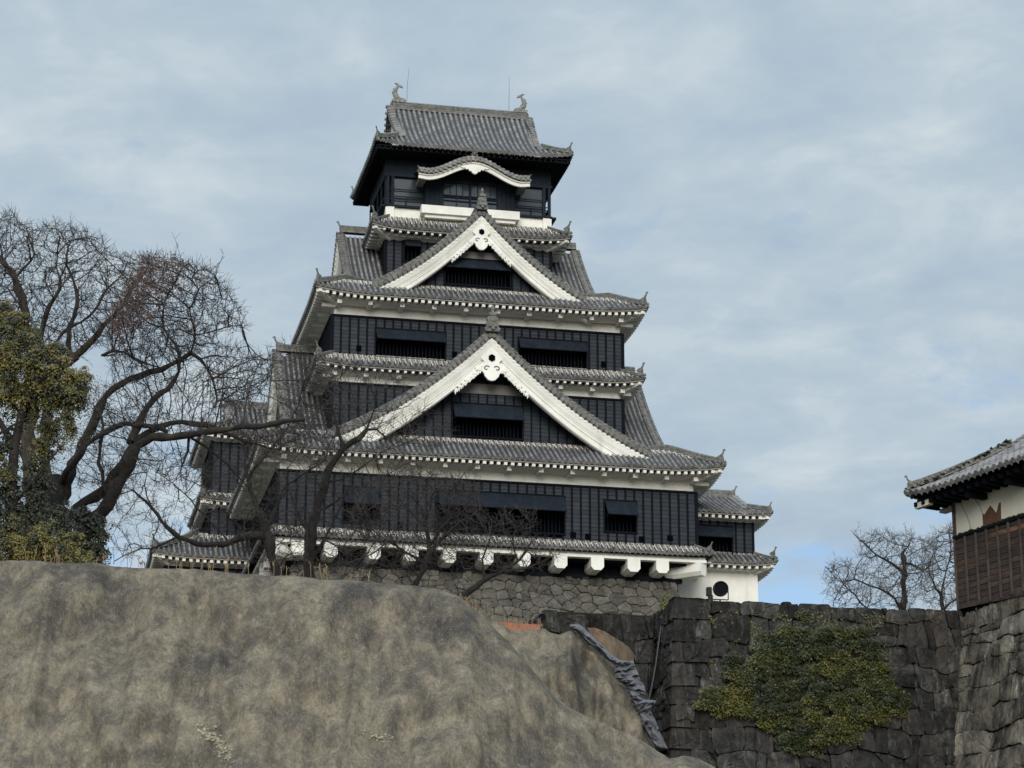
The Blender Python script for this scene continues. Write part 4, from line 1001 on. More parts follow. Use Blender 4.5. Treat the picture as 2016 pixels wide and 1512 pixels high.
build_retaining()
def build_turret_wall():
    R_ = empty('turret_stone_wall', (CT[0], CT[1], 0), 0, label='pale streaked stone wall carrying the wooden turret on the right edge', cat='stone wall')
    bat = lambda t: .20 * (ZT - t) + .006 * (ZT - t) ** 2
    def P(s, t, o): q = EW * s - NW * (bat(t) + o); return (q[0], q[1], t)
    mb = MB(); blocks(mb, -.6, 9, 4, ZT - .02, .82, .76, P, 41, gap=.010, bulge=.030, rough=.03, top=.0); o = mb.build('stone_face', M['pale_stone'], R_)
    g = MB(); quadwall(g, -.6, 9, -1.6, ZT - .1, P, -.08); g.build('wall_core', M['gap'], o)
    return R_
build_turret_wall()

# ================================================================== RIGHT TURRET
def build_turret():
    rz = math.atan2(EW[1], EW[0])
    K = empty('wooden_turret', (CT[0], CT[1], 0), rz, label='old turret with beige plaster over red-brown boards and moss on its hip ridge', cat='turret')
    # local: +x along EW (towards the viewer), +y = inward? EW rotated +90deg
    def TY(V): V = np.asarray(V, float); return np.stack([V[:, 0], V[:, 1], V[:, 2]], 1)
    zb, zm, ze = ZT + .02, ZT + 2.63, ZT + 4.25
    Ln = 22
    wb = MB(); h = .22; nrow = int((zm - zb) / h) + 1; h = (zm - zb) / nrow; r = random.Random(9)
    for k in range(nrow):
        x = 0
        while x < Ln:
            x1 = min(Ln, x + r.choice((.58, 1.16, 1.16, 1.74))); z0 = zb + k * h; t = .02 * (nrow - k) * .9
            wb.add([[x, -.14, z0 - (.045 * x if k == 0 else .0)], [x1, -.14, z0 - (.045 * x1 if k == 0 else 0)], [x1, -.122, z0 + h], [x, -.122, z0 + h], [x, -.06, z0], [x1, -.06, z0]], [(0, 1, 2, 3), (4, 5, 1, 0)]); x = x1
    wo = wb.build('board_cladding', M['wood'], K)
    bt = MB(); i = 0
    while i * .58 < Ln:
        x = i * .58; bt.box(x - .035, x + .035, -.19, -.11, zb - .03, zm); i += 1
    bt.build('batten', M['woodbatten'], wo); rl = MB(); rl.box(-.05, Ln, -.20, -.05, zm - .05, zm + .05); rl.build('top_rail', M['batten'], wo)
    ms = MB()
    for i in range(90):
        x = r.uniform(.3, 8); s = r.uniform(.02, .06); ms.prism([(x + s * math.cos(a) * 1.5, zm + .06 + s * math.sin(a)) for a in np.arange(6) * math.pi / 3], -.2, -.1)
    ms.build('moss_fringe', M['moss'], wo)
    wl = MB(); wl.box(0, Ln, 0, 7.5, zb + .5, ze + .2); wl.build('plaster_wall', M['beige'], K)
    sk = MB(); sk.box(-.02, Ln, -.05, 7.5, zb - .6, zm); sk.build('inner_wall', M['dark'], K)
    po = MB(); po.box(-.10, .0, -.12, -.02, zb - .1, ze); po.build('corner_post', M['woodbatten'], K)
    # patch of clay where the plaster has fallen off
    pc = MB(); pc.prism([(1.42, zm + .04), (1.42, zm + .62), (1.52, zm + .54), (1.86, zm + .80), (2.16, zm + .46), (2.32, zm + .78), (2.42, zm + .80), (2.38, zm + .04)], -.012, .005); pc.build('clay_patch', M['patch'], K)
    ck = MB()
    for pts in ([(.20, 1.62), (.30, 1.2), (.40, 1.02), (.62, .62), (.72, .35), (.74, .12)], [(1.0, 1.35), (1.12, 1.12), (1.28, .95), (1.4, .66)]):
        ck.tube([(x, -.006, zm + z) for x, z in pts], .010, 4)
    ck.build('plaster_crack', M['woodbatten'], K)
    # roof
    prof = lambda d: ze + .52 * d + .02 * d * d
    ro = irimoya(K, -1.32, Ln + 1, -1.28, 8.2, ze, prof, 2.65, 2.5, lift=.20, R=2.6, ov=1.1, hs=.62, orn=.6, eave=False)
    eb = MB(); eb.box(-.95, Ln, -1.0, 8.0, ze - .22, ze - .14)
    for i in range(52):
        x = -1.0 + i * .42; eb.box(x - .07, x + .07, -1.05, .05, ze - .36, ze - .2)
    for i in range(10): eb.box(1.5 + i * 2.1, 1.75 + i * 2.1, -.85, .05, ze - .56, ze - .34)
    eb.build('eave', M['batten'], ro)
    e2 = MB(); e2.box(-1.0, -.02, .3, 7.9, ze - .34, ze - .225)
    for i in range(10): e2.box(-1.05, -.05, .1 + i * .8, .4 + i * .8, ze - .44, ze - .3)
    e2.box(-.12, 0, -.05, .05, zm, ze - .2)
    e2.prism([(-1.1, ze - .42), (-1.02, ze - .2), (-.3, ze - .2), (-.3, ze - .42)], -1.0, -.8); e2.build('end_eave', M['beige'], ro)
    mo = MB()
    for i in range(420):
        t = r.random() * 2.6; x = -1.15 + t + r.uniform(-.12, .12); y = -1.2 + t + r.uniform(-.12, .12); s = r.uniform(.03, .07) * (1.4 if t > 1.8 else 1)
        z = prof(t) + .28 + r.uniform(-.05, .05) + (.06 if t > 2.2 else 0)
        an = np.arange(6) * math.pi / 3; mo.add([(x, y, z + s * .8)] + [(x + s * math.cos(a), y + s * math.sin(a), z - s * .3) for a in an], [(0, k + 1, (k + 1) % 6 + 1) for k in range(6)])
    mo.build('moss', M['moss'], ro)
    return K
build_turret()

# ================================================================== GROUND AND COVERED SLOPES
def interp(pts, u): a = np.array(pts, float); return np.interp(u, a[:, 0], a[:, 1])
def fbm(p, o=4, h=.6): return mnoise.fractal(Vector(p), h, 2.0, o)
def build_ground():
    g = MB(); g.add([(-3000, -3000, -1.6), (3000, -3000, -1.6), (3000, 3000, -1.6), (-3000, 3000, -1.6)], [(0, 1, 2, 3)])
    tag(g.build('ground', M['earth']), kind='structure')
    # castle hill behind the walls, rising towards the keep
    h = MB(); X = np.linspace(-160, 160, 65); Y = np.concatenate([np.linspace(90.5, 150, 40), [200, 400]])
    def hz(x, y): return min(.2005 * y, 27.6) + .25 * fbm((x * .2, y * .2, 0)) - (.0 if y < 145 else .3)
    h.grid(np.array([[(x, y, hz(x, y)) for y in Y] for x in X]))
    X2 = np.linspace(-160, -2.2, 50); Y2 = np.linspace(66.5, 90.5, 20)
    h.grid(np.array([[(x, y, hz(x, y) - .35 * (y < 90)) for y in Y2] for x in X2]))
    h.add([(-160, 90.5, -1.6), (160, 90.5, -1.6), (160, 90.5, 18.1), (-160, 90.5, 18.1)], [(0, 1, 2, 3)])
    tag(h.build('castle_hill', M['earth'], smooth=True), kind='structure')
build_ground()
R1 = [(-900, 1092), (-300, 1098), (0, 1103), (60, 1103), (110, 1108), (180, 1108), (240, 1116), (300, 1119), (380, 1119), (430, 1125), (520, 1133), (575, 1134), (640, 1141), (700, 1143), (760, 1150), (820, 1153), (865, 1160), (900, 1172), (925, 1190), (945, 1212), (975, 1238),
      (1000, 1262), (1020, 1284), (1045, 1312), (1070, 1345), (1095, 1372), (1120, 1393), (1150, 1408), (1190, 1424), (1235, 1442), (1270, 1462), (1300, 1482), (1320, 1495), (1345, 1489), (1375, 1494), (1405, 1508), (1440, 1535), (1500, 1580), (1560, 1620)]
def sheet(name, U, ridge_px, Dfn, depth, slopefn, amp, seed, back=6.0, label=None, nv=110, zmin=-1.65, holes=()):
    G = []
    for u in U:
        v = interp(ridge_px, u); P0 = at(u, v, Dfn(u)); col = []
        fw = np.array([P0[0], P0[1], 0]); fw /= np.linalg.norm(fw)
        for k in range(9):                                        # behind the crest
            t = 1 - k / 9; p = P0 + fw * back * t; p[2] = P0[2] - .10 * back * t * t * (1 + t); col.append(p)
        H = P0[2] - zmin
        for k in range(nv + 1):
            t = k / nv; drop = H * t ** 1.15; sl = slopefn(u, drop)
            rnd_ = .55 * (1 - math.exp(-drop * 3.0))
            p = P0 - fw * (drop * sl + rnd_ * .9); p[2] = P0[2] - drop; col.append(p)
        G.append(col)
    G = np.array(G); nU, nV = G.shape[:2]
    # displacement along the local outward direction
    for i in range(nU):
        for j in range(nV):
            p = G[i, j]; drop = max(0, j - 9) / nv * (G[i, 9, 2] - zmin); w0 = min(1, drop / .8 + (.12 if j >= 9 else .05))
            fold = .42 * fbm((p[0] * .55 + seed, p[2] * .12, seed), 3) + .22 * fbm((p[0] * 1.5, p[2] * .35 + seed, 3.1), 3)
            lump = .40 * fbm((p[0] * .28 + 7, p[2] * .30 + seed, .5), 3) + .07 * fbm((p[0] * 1.8, p[2] * 1.0, seed + 5), 3)
            d = amp * (fold + lump) * w0
            d += .30 * math.exp(-((p[0] - (-7.55 + .10 * drop)) / .20) ** 2) * min(1, drop) * math.exp(-drop / 5) if seed == 2.0 else 0
            G[i, j] = p + np.array([0, -1, 0]) * d + np.array([0, 0, 1]) * (.022 * fbm((p[0] * 2.2, p[1] * .8, seed), 3))
    mb = MB(); mb.grid(G); o = mb.build(name, M['cloth'], smooth=True); tag(o, kind='structure'); return G
GS = sheet('slope', np.concatenate([np.linspace(-900, 0, 40), np.linspace(8, 1440, 260), np.linspace(1450, 1560, 6)]), R1, lambda u: 62 + .0 * u, 0, lambda u, d: .62, 1.0, 2.0)
def build_flakes():
    g = GS.reshape(-1, 3); zc = g[:, 1] * math.cos(PITCH) + g[:, 2] * math.sin(PITCH); U = 1008 + F * g[:, 0] / zc; V = 756 - F * (-g[:, 1] * math.sin(PITCH) + g[:, 2] * math.cos(PITCH)) / zc
    r = random.Random(4); mb = MB()
    for (u0, v0, u1, v1, wd, n) in ((400, 1432, 455, 1492, 8, 170), (720, 1445, 775, 1458, 4, 40)):
        for _ in range(n):
            t = r.random(); u = u0 + (u1 - u0) * t + r.gauss(0, wd * (1.3 - t)); v = v0 + (v1 - v0) * t + r.gauss(0, wd)
            i = int(np.argmin((U - u) ** 2 + (V - v) ** 2)); c = g[i] + np.array([(u - U[i]) / 79, -.04, -(v - V[i]) / 79]); s_ = r.uniform(.012, .04)
            an = np.sort([r.uniform(0, 6.28) for _ in range(6)]); ring = [c + np.array([math.cos(a) * s_ * 1.3, r.uniform(-.02, .01), math.sin(a) * s_]) for a in an]
            mb.add([c + np.array([0, -.012, 0])] + ring, [(0, k + 1, (k + 1) % 6 + 1) for k in range(6)])
    tag(mb.build('loose_flakes', M['flake']), kind='stuff')
build_flakes()
R2 = [(880, 1172), (930, 1200), (960, 1212), (985, 1226), (1003, 1240), (1030, 1241), (1070, 1237), (1085, 1246), (1100, 1250), (1125, 1240), (1140, 1252), (1160, 1272), (1185, 1292), (1205, 1306), (1225, 1322), (1245, 1345), (1258, 1375), (1264, 1400), (1270, 1432), (1285, 1462), (1300, 1500), (1330, 1560)]
sheet('lower_slope', np.linspace(880, 1330, 120), R2, lambda u: 80.5 + (u - 880) * .006, 0, lambda u, d: .55 + .25 * d / 12, 1.7, 9.0, back=3.0, nv=90)

# ------------------------------------------------------------------ things lying on and in front of the walls
def crumple(name, px, nseg, D, mat, seed, amp=.05, wide=None):
    """px: list of (u, vtop, vbottom) cross sections of a crumpled sheet"""
    mb = MB(); r = random.Random(seed); A = np.array(px, float); n = len(A) * nseg; G = []
    for i in range(n + 1):
        f = i / n * (len(A) - 1); k = min(int(f), len(A) - 2); t = f - k; a = A[k] * (1 - t) + A[k + 1] * t; col = []
        for j in range(7):
            s = j / 6; u = a[0] * (1 - s) + a[2] * s; v = a[1] * (1 - s) + a[3] * s
            col.append(at(u, v, D - .35 * math.sin(s * math.pi) + amp * 2.2 * r.uniform(-1, 1)))
        G.append(col)
    mb.grid(np.array(G)); o = mb.build(name, mat); so_ = o.modifiers.new('thick', 'SOLIDIFY'); so_.thickness = .02; return o
tag(crumple('tarpaulin', [(1121, 1230, 1128, 1238), (1140, 1228, 1136, 1244), (1152, 1238, 1146, 1256), (1170, 1256, 1162, 1270), (1190, 1274, 1184, 1286), (1205, 1290, 1198, 1300), (1222, 1300, 1212, 1308), (1243, 1302, 1228, 1312)], 3, 82.0, M['tarp'], 3), 'long narrow grey tarpaulin strip folded along the crest of the covered slope', 'tarpaulin')
tag(crumple('tarpaulin', [(1214, 1304, 1246, 1301), (1212, 1318, 1252, 1318), (1211, 1332, 1260, 1336), (1220, 1342, 1268, 1352), (1236, 1352, 1272, 1370)], 3, 81.8, M['tarp'], 4, .07), 'crumpled grey tarpaulin sheet bunched at the inner corner of the stone wall', 'tarpaulin')
tag(crumple('tarpaulin', [(1232, 1358, 1258, 1366), (1240, 1374, 1266, 1378), (1250, 1394, 1292, 1380), (1258, 1408, 1280, 1398), (1264, 1428, 1290, 1420), (1276, 1448, 1300, 1446), (1290, 1470, 1314, 1474)], 3, 81.5, M['tarp'], 5, .06), 'lowest grey tarpaulin piece hanging down beside the drain hose', 'tarpaulin')
def build_hose():
    mb = MB(); pts = [at(u, v, d) for u, v, d in ((1312, 1180, 86.3), (1309, 1192, 86.2), (1303, 1225, 86.15), (1297, 1265, 86.0), (1291, 1310, 85.8), (1284, 1350, 85.6), (1277, 1380, 85.4))]
    mb.tube(pts, .05, 8); tag(mb.build('drain_hose', M['hose'], smooth=True), 'thin black drain hose running down the inner corner of the retaining wall', 'hose')
build_hose()
def build_net():
    mb = MB(); P = []
    for u in np.linspace(984, 1064, 14):
        P.append([at(u, interp([(984, 1224), (1064, 1230)], u) + rnd.uniform(-.6, .6), 83.5), at(u, 1262, 83.5)])
    mb.grid(np.array(P)); o = mb.build('barrier_net', M['orange']); o.modifiers.new('t', 'SOLIDIFY').thickness = .02
    tag(o, 'strip of orange barrier net showing over the crest of the covered slope', 'net')
build_net()
def floodlight(u, v, D, r, label, yaw=0, post=True, foot=None):
    p = at(u, v, D); K = empty('floodlight', tuple(p - np.array([0, 0, r * 1.5])), math.radians(yaw), label=label, cat='floodlight', group='floodlights aimed at the keep')
    h = MB(); n = 16; z0 = r * 1.5
    prof = [(-.75 * r, .45 * r), (-.72 * r, .70 * r), (-.3 * r, .86 * r), (.2 * r, 1.0 * r), (.55 * r, 1.04 * r), (.9 * r, 1.0 * r), (.92 * r, .9 * r), (.7 * r, .84 * r)]
    G = np.array([[(a_ * math.cos(t), y, z0 + a_ * math.sin(t)) for t in np.arange(n) * 2 * math.pi / n] for y, a_ in prof]) ; G[..., 1] *= -1
    h.grid(G, closed=True); h.add(G[0], [tuple(range(n))]); h.build('lamp_housing', M['black_metal'], K, smooth=True); gl = MB(); gl.add(G[-1], [tuple(range(n))]); gl.build('lamp_lens', M['lattice'], K)
    b = MB()
    for sx in (-1, 1): b.box(sx * r * 1.12 - .012, sx * r * 1.12 + .012, -.03, .03, .05, z0 + .05)
    b.box(-r * 1.13, r * 1.13, -.03, .03, .03, .06); b.build('bracket', M['black_metal'], K)
    c = MB(); c.box(-r * 1.75, -r * 1.15, -.1, .12, z0 - r * .85, z0 + r * .25); c.box(-r * 1.55, -r * 1.0, -.08, .08, -.25, z0 - r * .8); c.build('control_box', M['black_metal'], K)
    g = MB(); g.tube([(0, 0, .04), (0, 0, -.35)], .03, 6); g.build('post', M['black_metal'], K)
floodlight(1417, 1161, 86.6, .27, 'black round floodlight on the retaining wall in front of the white annex wall', 8)
floodlight(1067, 1217, 84.5, .14, 'small black floodlight below the keep base beside the orange net', 0)

# dry grass stalks on the crest
def build_grass():
    mb = MB(); r = random.Random(12)
    spots = [(r.uniform(390, 760), 62.8) for _ in range(26)] + [(r.uniform(905, 985), 63.5 + r.random()) for _ in range(26)] + [(r.uniform(996, 1065), 81.8) for _ in range(26)] + [(r.uniform(0, 400), 62.6) for _ in range(24)]
    for u, D in spots:
        rp = R1 if D < 70 else R2; v = interp(rp, u) if not (900 < u < 990) else interp(R2, u)
        if 900 < u < 990: D = 81.0
        p = at(u, v, D) - np.array([0, 0, .1]); h = r.uniform(.2, .6) * (1.3 if 540 > u > 400 and r.random() < .4 else .8); a = r.uniform(-.15, .15)
        mb.tube([p, p + np.array([a * .3, 0, h * .5]), p + np.array([a * h, 0, h])], [.008, .008, .006], 3, cap=False)
        for q in range(3):
            c = p + np.array([a * h, 0, h * (1 - .12 * q)]); mb.tube([c, c + np.array([r.uniform(-.06, .06), 0, .07])], .012, 3, cap=False)
    tag(mb.build('dry_grass', M['straw']), kind='stuff')
build_grass()

# ------------------------------------------------------------------ ivy on the long face
def inpoly(x, y, P):
    c = False; n = len(P)
    for i in range(n):
        x1, y1 = P[i]; x2, y2 = P[(i + 1) % n]
        if (y1 > y) != (y2 > y) and x < (x2 - x1) * (y - y1) / (y2 - y1) + x1: c = not c
    return c
def leaves(mb, C, N, size, r, mi=0, droop=.0):
    """one small folded leaf at C facing roughly N"""
    a = np.array([r.gauss(0, 1), r.gauss(0, 1), r.gauss(0, 1) - droop]); a -= N * (a @ N) * .7; a /= np.linalg.norm(a) + 1e-9
    b = np.cross(N, a) + np.array([r.uniform(-.3, .3) for _ in range(3)]); b /= np.linalg.norm(b) + 1e-9; s = size * r.uniform(.6, 1.3)
    mb.add([C - a * s * .5, C + b * s * .32 + N * s * .08, C + a * s * .55, C - b * s * .32 + N * s * .08], [(0, 1, 2, 3)], mi)
def build_ivy():
    K = empty('ivy', tuple(onplane(1580, 1340, W1, EY)), 0, label='broad patch of yellow-green ivy spreading over the dark retaining wall', cat='ivy')
    base = np.array(K.location); r = random.Random(31); mb = MB(); st = MB()
    outline = [(1365, 1390), (1400, 1350), (1430, 1330), (1440, 1295), (1490, 1285), (1485, 1250), (1560, 1235), (1590, 1205), (1600, 1240), (1690, 1235), (1712, 1262), (1740, 1300), (1765, 1330), (1770, 1365), (1788, 1395), (1760, 1430), (1715, 1420), (1700, 1450), (1665, 1462), (1640, 1455), (1610, 1478), (1560, 1480), (1535, 1445), (1490, 1425), (1430, 1412), (1400, 1405)]
    def P(u, v, o):
        z = onplane(u, v, W1, EY)[2]; b = .17 * (ZT - z) + .004 * (ZT - z) ** 2
        return onplane(u, v, W1 - EY * (b + o), EY)
    Nv = -EY; cl = []
    while len(cl) < 300:
        u, v = r.uniform(1360, 1792), r.uniform(1200, 1482)
        if inpoly(u, v, outline): cl.append((u, v, r.uniform(.10, .42)))
    for u, v, o in cl:
        yel = (u > 1600 and v > 1400) or (u < 1480 and v > 1340) or r.random() < .12
        for _ in range(150):
            th, ph, q = r.uniform(0, 2 * math.pi), math.acos(r.uniform(-1, 1)), r.random() ** .4
            d = np.array([math.sin(ph) * math.cos(th), math.sin(ph) * math.sin(th), math.cos(ph)])
            C = P(u + d[0] * q * 22, v - d[2] * q * 12, max(.05, o + d[1] * q * .22)); N = Nv * .8 + d * .6 + np.array([0, 0, .3]); N /= np.linalg.norm(N)
            leaves(mb, C - base, N, .088, r, 1 if yel and r.random() < .7 else 0, .4)
    for _ in range(9000):                                         # thin fringe
        u, v = r.uniform(1330, 1800), r.uniform(1195, 1500)
        du = fbm((u * .02, v * .03, 2), 3)
        if inpoly(u, v, outline) or (du > .12 and 1385 < u < 1760 and 1200 < v < 1300) or (du > .25 and 1395 < u < 1430):
            C = P(u, v, r.uniform(.05, .12)); leaves(mb, C - base, Nv, .10, r, 1 if r.random() < .25 else 0, .4)
    mb.build('foliage', [M['ivy'], M['ivyyellow']], K)
    for k in range(14):
        u, v = 1575 + r.uniform(-60, 60), 1475; pts = [P(u, v, .06)]
        for i in range(9): u += r.uniform(-22, 22); v -= r.uniform(12, 30); pts.append(P(u, v, .06))
        st.tube([p - base for p in pts], .018, 4, cap=False)
    st.build('stem', M['twig'], K)
    t = MB(); K2 = empty('moss_tuft', tuple(at(1311, 1186, 86.2)), 0, label='small mossy green tuft on top of the wall above the drain hose', cat='moss')
    for _ in range(500):
        d = np.array([r.gauss(0, .10), r.gauss(0, .1), r.gauss(-.05, .17)]); leaves(t, d, np.array([0, -1., .3]), .08, r, 1 if r.random() < .3 else 0)
    t.build('foliage', [M['ivy'], M['ivyyellow']], K2)
build_ivy()

# ================================================================== TREES
def catmull(P, n=6):
    P = np.array(P, float); out = []
    for i in range(len(P) - 1):
        p0, p1, p2, p3 = P[max(i - 1, 0)], P[i], P[i + 1], P[min(i + 2, len(P) - 1)]
        for t in np.arange(n) / n:
            out.append(.5 * (2 * p1 + (p2 - p0) * t + (2 * p0 - 5 * p1 + 4 * p2 - p3) * t * t + (-p0 + 3 * p1 - 3 * p2 + p3) * t ** 3))
    out.append(P[-1]); return np.array(out)
def colonize(nodes, parents, att, step, kill, infl, iters, seed, up=.0, jit=.12):
    """space colonisation: grows nodes towards the attraction points"""
    r = np.random.default_rng(seed); nodes = [np.array(p, float) for p in nodes]; par = list(parents); A = np.array(att)
    kids = {}; N = np.array(nodes); d2 = np.full(len(A), 1e9); near = np.zeros(len(A), int)
    def upd(i0):
        nonlocal d2, near
        B = np.array(nodes[i0:])
        for k in range(0, len(B), 400):
            D = ((A[:, None, :] - B[None, k:k + 400]) ** 2).sum(2); m = D.min(1); a = D.argmin(1) + i0 + k; w_ = m < d2; d2 = np.where(w_, m, d2); near = np.where(w_, a, near)
    upd(0)
    for _ in range(iters):
        act = (d2 < infl * infl)
        if not act.any() or len(nodes) > 22000: break
        i0 = len(nodes); acc = {}
        idx = near[act]; V = A[act] - np.array(nodes)[idx]; V /= np.linalg.norm(V, axis=1)[:, None] + 1e-9
        for k, v in zip(idx, V): acc[k] = acc.get(k, 0) + v
        bad = []
        for k, v in acc.items():
            v0 = v / (np.linalg.norm(v) + 1e-9)
            if any(v0 @ q > .80 for q in kids.get(k, ())): bad.append(k); continue
            kids.setdefault(k, []).append(v0)
            v = v / (np.linalg.norm(v) + 1e-9) + r.normal(0, jit, 3) + np.array([0, 0, up]); v /= np.linalg.norm(v) + 1e-9
            nodes.append(nodes[k] + v * step); par.append(k)
        if len(nodes) > i0: upd(i0)
        keep = d2 > kill * kill
        if bad:                                                   # attractors that only tug a node back and forth
            keep &= ~np.isin(near, bad)
        # avoid a node that keeps spawning the same child
        A = A[keep]; d2 = d2[keep]; near = near[keep]
        if len(A) == 0: break
    return np.array(nodes), np.array(par)
def branches_to_mesh(nodes, par, n_seed, seed_r, mbT, mbC, base, r_tip=.010, expo=2.35, thick=.05):
    """turn a node tree into chains of tubes; thick ones go to the trunk mesh, thin ones to the crown mesh"""
    n = len(nodes); ch = [[] for _ in range(n)]
    for i in range(n):
        if par[i] >= 0: ch[par[i]].append(i)
    rad = np.zeros(n)
    for i in range(n - 1, -1, -1):
        s = sum(rad[c] ** expo for c in ch[i]); rad[i] = max(r_tip, s ** (1 / expo)) if ch[i] else r_tip
    for i in range(n_seed): rad[i] = max(seed_r[i], rad[i] * .6)
    done = set()
    for i in range(n):
        for c in ch[i]:
            if c < n_seed and i < n_seed: continue
            if i >= n_seed and ch[i][0] == c: continue            # continues a chain
            chain = [i, c]
            while ch[chain[-1]]: chain.append(ch[chain[-1]][0])
            R_ = [rad[k] for k in chain]; R_[0] = min(R_[0], R_[1] * 1.3); P = nodes[chain] - base
            m_ = max(R_); (mbT if m_ > thick else mbC).tube(P, np.array(R_), 6 if m_ > thick else 4 if m_ > .022 else 3, cap=False)
    return rad, ch
def bare_tree(name, label, limbs, crown, dens, D, dspread, seed, step=.22, kill=.30, infl=2.2, iters=90, r_tip=.010, bark='bark', twig='twig', group=None, cat='tree', up=.03, leafy=None, lw=1.0, fine=True, prune=1.0, extra=None, jit=.05, shoots=.8):
    """limbs: list of (points [(u, v, dD)], r0, r1); crown: list of (polygon px, count)"""
    root = at(*limbs[0][0][0][:2], D + limbs[0][0][0][2]); base = root.copy()
    K = empty(name, tuple(root), 0, label=label, cat=cat, group=group)
    T, Cm = MB(), MB(); seeds = []; par = []; sr = []; r = random.Random(seed)
    for pts, r0, r1 in limbs:
        r0, r1 = r0 * lw, r1 * lw
        P = catmull([at(u, v, D + d) for u, v, d in pts], 5)
        for k in range(1, len(P) - 1): P[k] += np.array([r.gauss(0, 1), r.gauss(0, 1), r.gauss(0, 1)]) * min(.05, .25 * r1 + .02)
        L = np.concatenate([[0], np.cumsum(np.linalg.norm(np.diff(P, axis=0), axis=1))]); m_ = max(3, int(L[-1] / .35))
        Q = np.array([[np.interp(t, L, P[:, k]) for k in range(3)] for t in np.linspace(0, L[-1], m_)]); R_ = r0 + (r1 - r0) * (np.linspace(0, 1, m_) ** .85)
        R_ = R_ * (1 + .15 * np.array([r.gauss(0, 1) for _ in range(m_)]))
        T.tube(Q - base, R_, 9 if r0 > .12 else 6)
        for k, q in enumerate(Q): seeds.append(q); par.append(-1 if k == 0 else len(seeds) - 2); sr.append(R_[k])
    att = []
    for poly, cnt in crown:
        xs = [p[0] for p in poly]; ys = [p[1] for p in poly]; got = 0
        while got < cnt:
            u, v = r.uniform(min(xs), max(xs)), r.uniform(min(ys), max(ys))
            if inpoly(u, v, poly): att.append(at(u, v, D + r.uniform(-dspread, dspread))); got += 1
    nodes, par2 = colonize(seeds, par, att, step, kill, infl, iters, seed, up, jit)
    ns = len(seeds); first = {}
    for i in range(len(nodes)):
        if par2[i] >= 0: first.setdefault(par2[i], i)
    for _ in range(3):
        N2 = nodes.copy()
        for i in range(ns, len(nodes)):
            c = first.get(i)
            if c is not None: N2[i] = .5 * nodes[i] + .25 * (nodes[par2[i]] + nodes[c])
        nodes = N2
    rad, ch = branches_to_mesh(nodes, par2, ns, sr, T, Cm, base, r_tip)
    nr = np.random.default_rng(seed + 1)
    for i in range(ns):                                           # young shoots all along the limbs
        if sr[i] > .28: continue
        for _ in range(2 if nr.random() < shoots else 0):
            d = nr.normal(0, .8, 3) + np.array([0, -.1, .55]); d /= np.linalg.norm(d); l = nr.uniform(.3, 1.0); p = nodes[i]; pts = [p]
            for q in range(3):
                d = d + nr.normal(0, .22, 3) + np.array([0, 0, .12]); d /= np.linalg.norm(d); pts.append(pts[-1] + d * l / 3)
                for _ in range(2): e = d + nr.normal(0, .6, 3); e /= np.linalg.norm(e); Cm.tube(np.array([pts[-1], pts[-1] + e * l * .28]) - base, np.array([r_tip * .8, r_tip * .5]), 3, cap=False)
            Cm.tube(np.array(pts) - base, np.linspace(r_tip * 1.5, r_tip * .7, 4), 3, cap=False)
    if fine:                                                      # short hair twigs on the thin wood
        thin = [i for i in range(ns, len(nodes)) if rad[i] < .03]
        for i in thin:
            d0 = nodes[i] - nodes[par2[i]]; d0 /= np.linalg.norm(d0) + 1e-9
            for _ in range(3 if not ch[i] else (1 if nr.random() < .75 * prune else 0)):
                d = d0 + nr.normal(0, .55, 3) + np.array([0, 0, .25]); d /= np.linalg.norm(d); l = nr.uniform(.16, .50)
                p = nodes[i]; q = p + d * l * .5; e = q + (d + nr.normal(0, .25, 3)) * l * .5
                Cm.tube(np.array([p, q, e]) - base, np.array([r_tip * .9, r_tip * .75, r_tip * .5]), 3, cap=False)
    if leafy:                                                     # dry leaves that still hang in the crown
        poly, cnt, mat_, sz = leafy; lm = MB(); cand = [i for i in range(ns, len(nodes)) if rad[i] < .03]
        pr = []
        for i in cand:
            p = nodes[i]; zc = p[1] * math.cos(PITCH) + p[2] * math.sin(PITCH); u = 1008 + F * p[0] / zc; v = 756 - F * (-p[1] * math.sin(PITCH) + p[2] * math.cos(PITCH)) / zc
            if inpoly(u, v, poly): pr.append(i)
        rr = random.Random(seed)
        if pr:
            for _ in range(cnt):
                i = rr.choice(pr); C = nodes[i] - base + np.array([rr.gauss(0, .12), rr.gauss(0, .12), rr.gauss(-.03, .12)]); leaves(lm, C, np.array([0, -1., .3]), sz, rr, 0, .5)
            lm.build('dry_leaves', M[mat_], K)
    T.build('trunk', M[bark], K, smooth=True); Cm.build('crown', M[twig], K)
    return K, nodes, rad
def leaf_crown(mb, clumps, D, seed, n, size, base, dz=.9, cols=2, colf=None):
    r = random.Random(seed)
    for (u, v, ru, rv, dd) in clumps:
        c = at(u, v, D + dd); su = ru * c[1] / F * 1.12; sv = rv * c[1] / F * 1.12; cnt = int(n * su * sv)
        sub = []
        for _ in range(max(12, int(60 * su * sv))):
            th, ph = r.uniform(0, 2 * math.pi), math.acos(r.uniform(-1, 1)); q = r.uniform(.35, 1.0)
            sub.append((c + np.array([math.sin(ph) * math.cos(th) * su * q, math.sin(ph) * math.sin(th) * su * q * dz, math.cos(ph) * sv * q]), r.uniform(.10, .30), r.random()))
        for _ in range(cnt):
            s, rad_, sh = r.choice(sub); th, ph = r.uniform(0, 2 * math.pi), math.acos(r.uniform(-1, 1)); q = r.random() ** .45
            d = np.array([math.sin(ph) * math.cos(th), math.sin(ph) * math.sin(th), math.cos(ph) * .75]); q = abs(r.gauss(0, .85)); C = s + d * q * rad_ - np.array([0, 0, .10 * q * q])
            N = d * .7 + np.array([0, -.35, .45]); N /= np.linalg.norm(N)
            k = (colf(C, c, sh) if colf else int(sh < .5)); leaves(mb, C - base, N, size, r, k, .8)
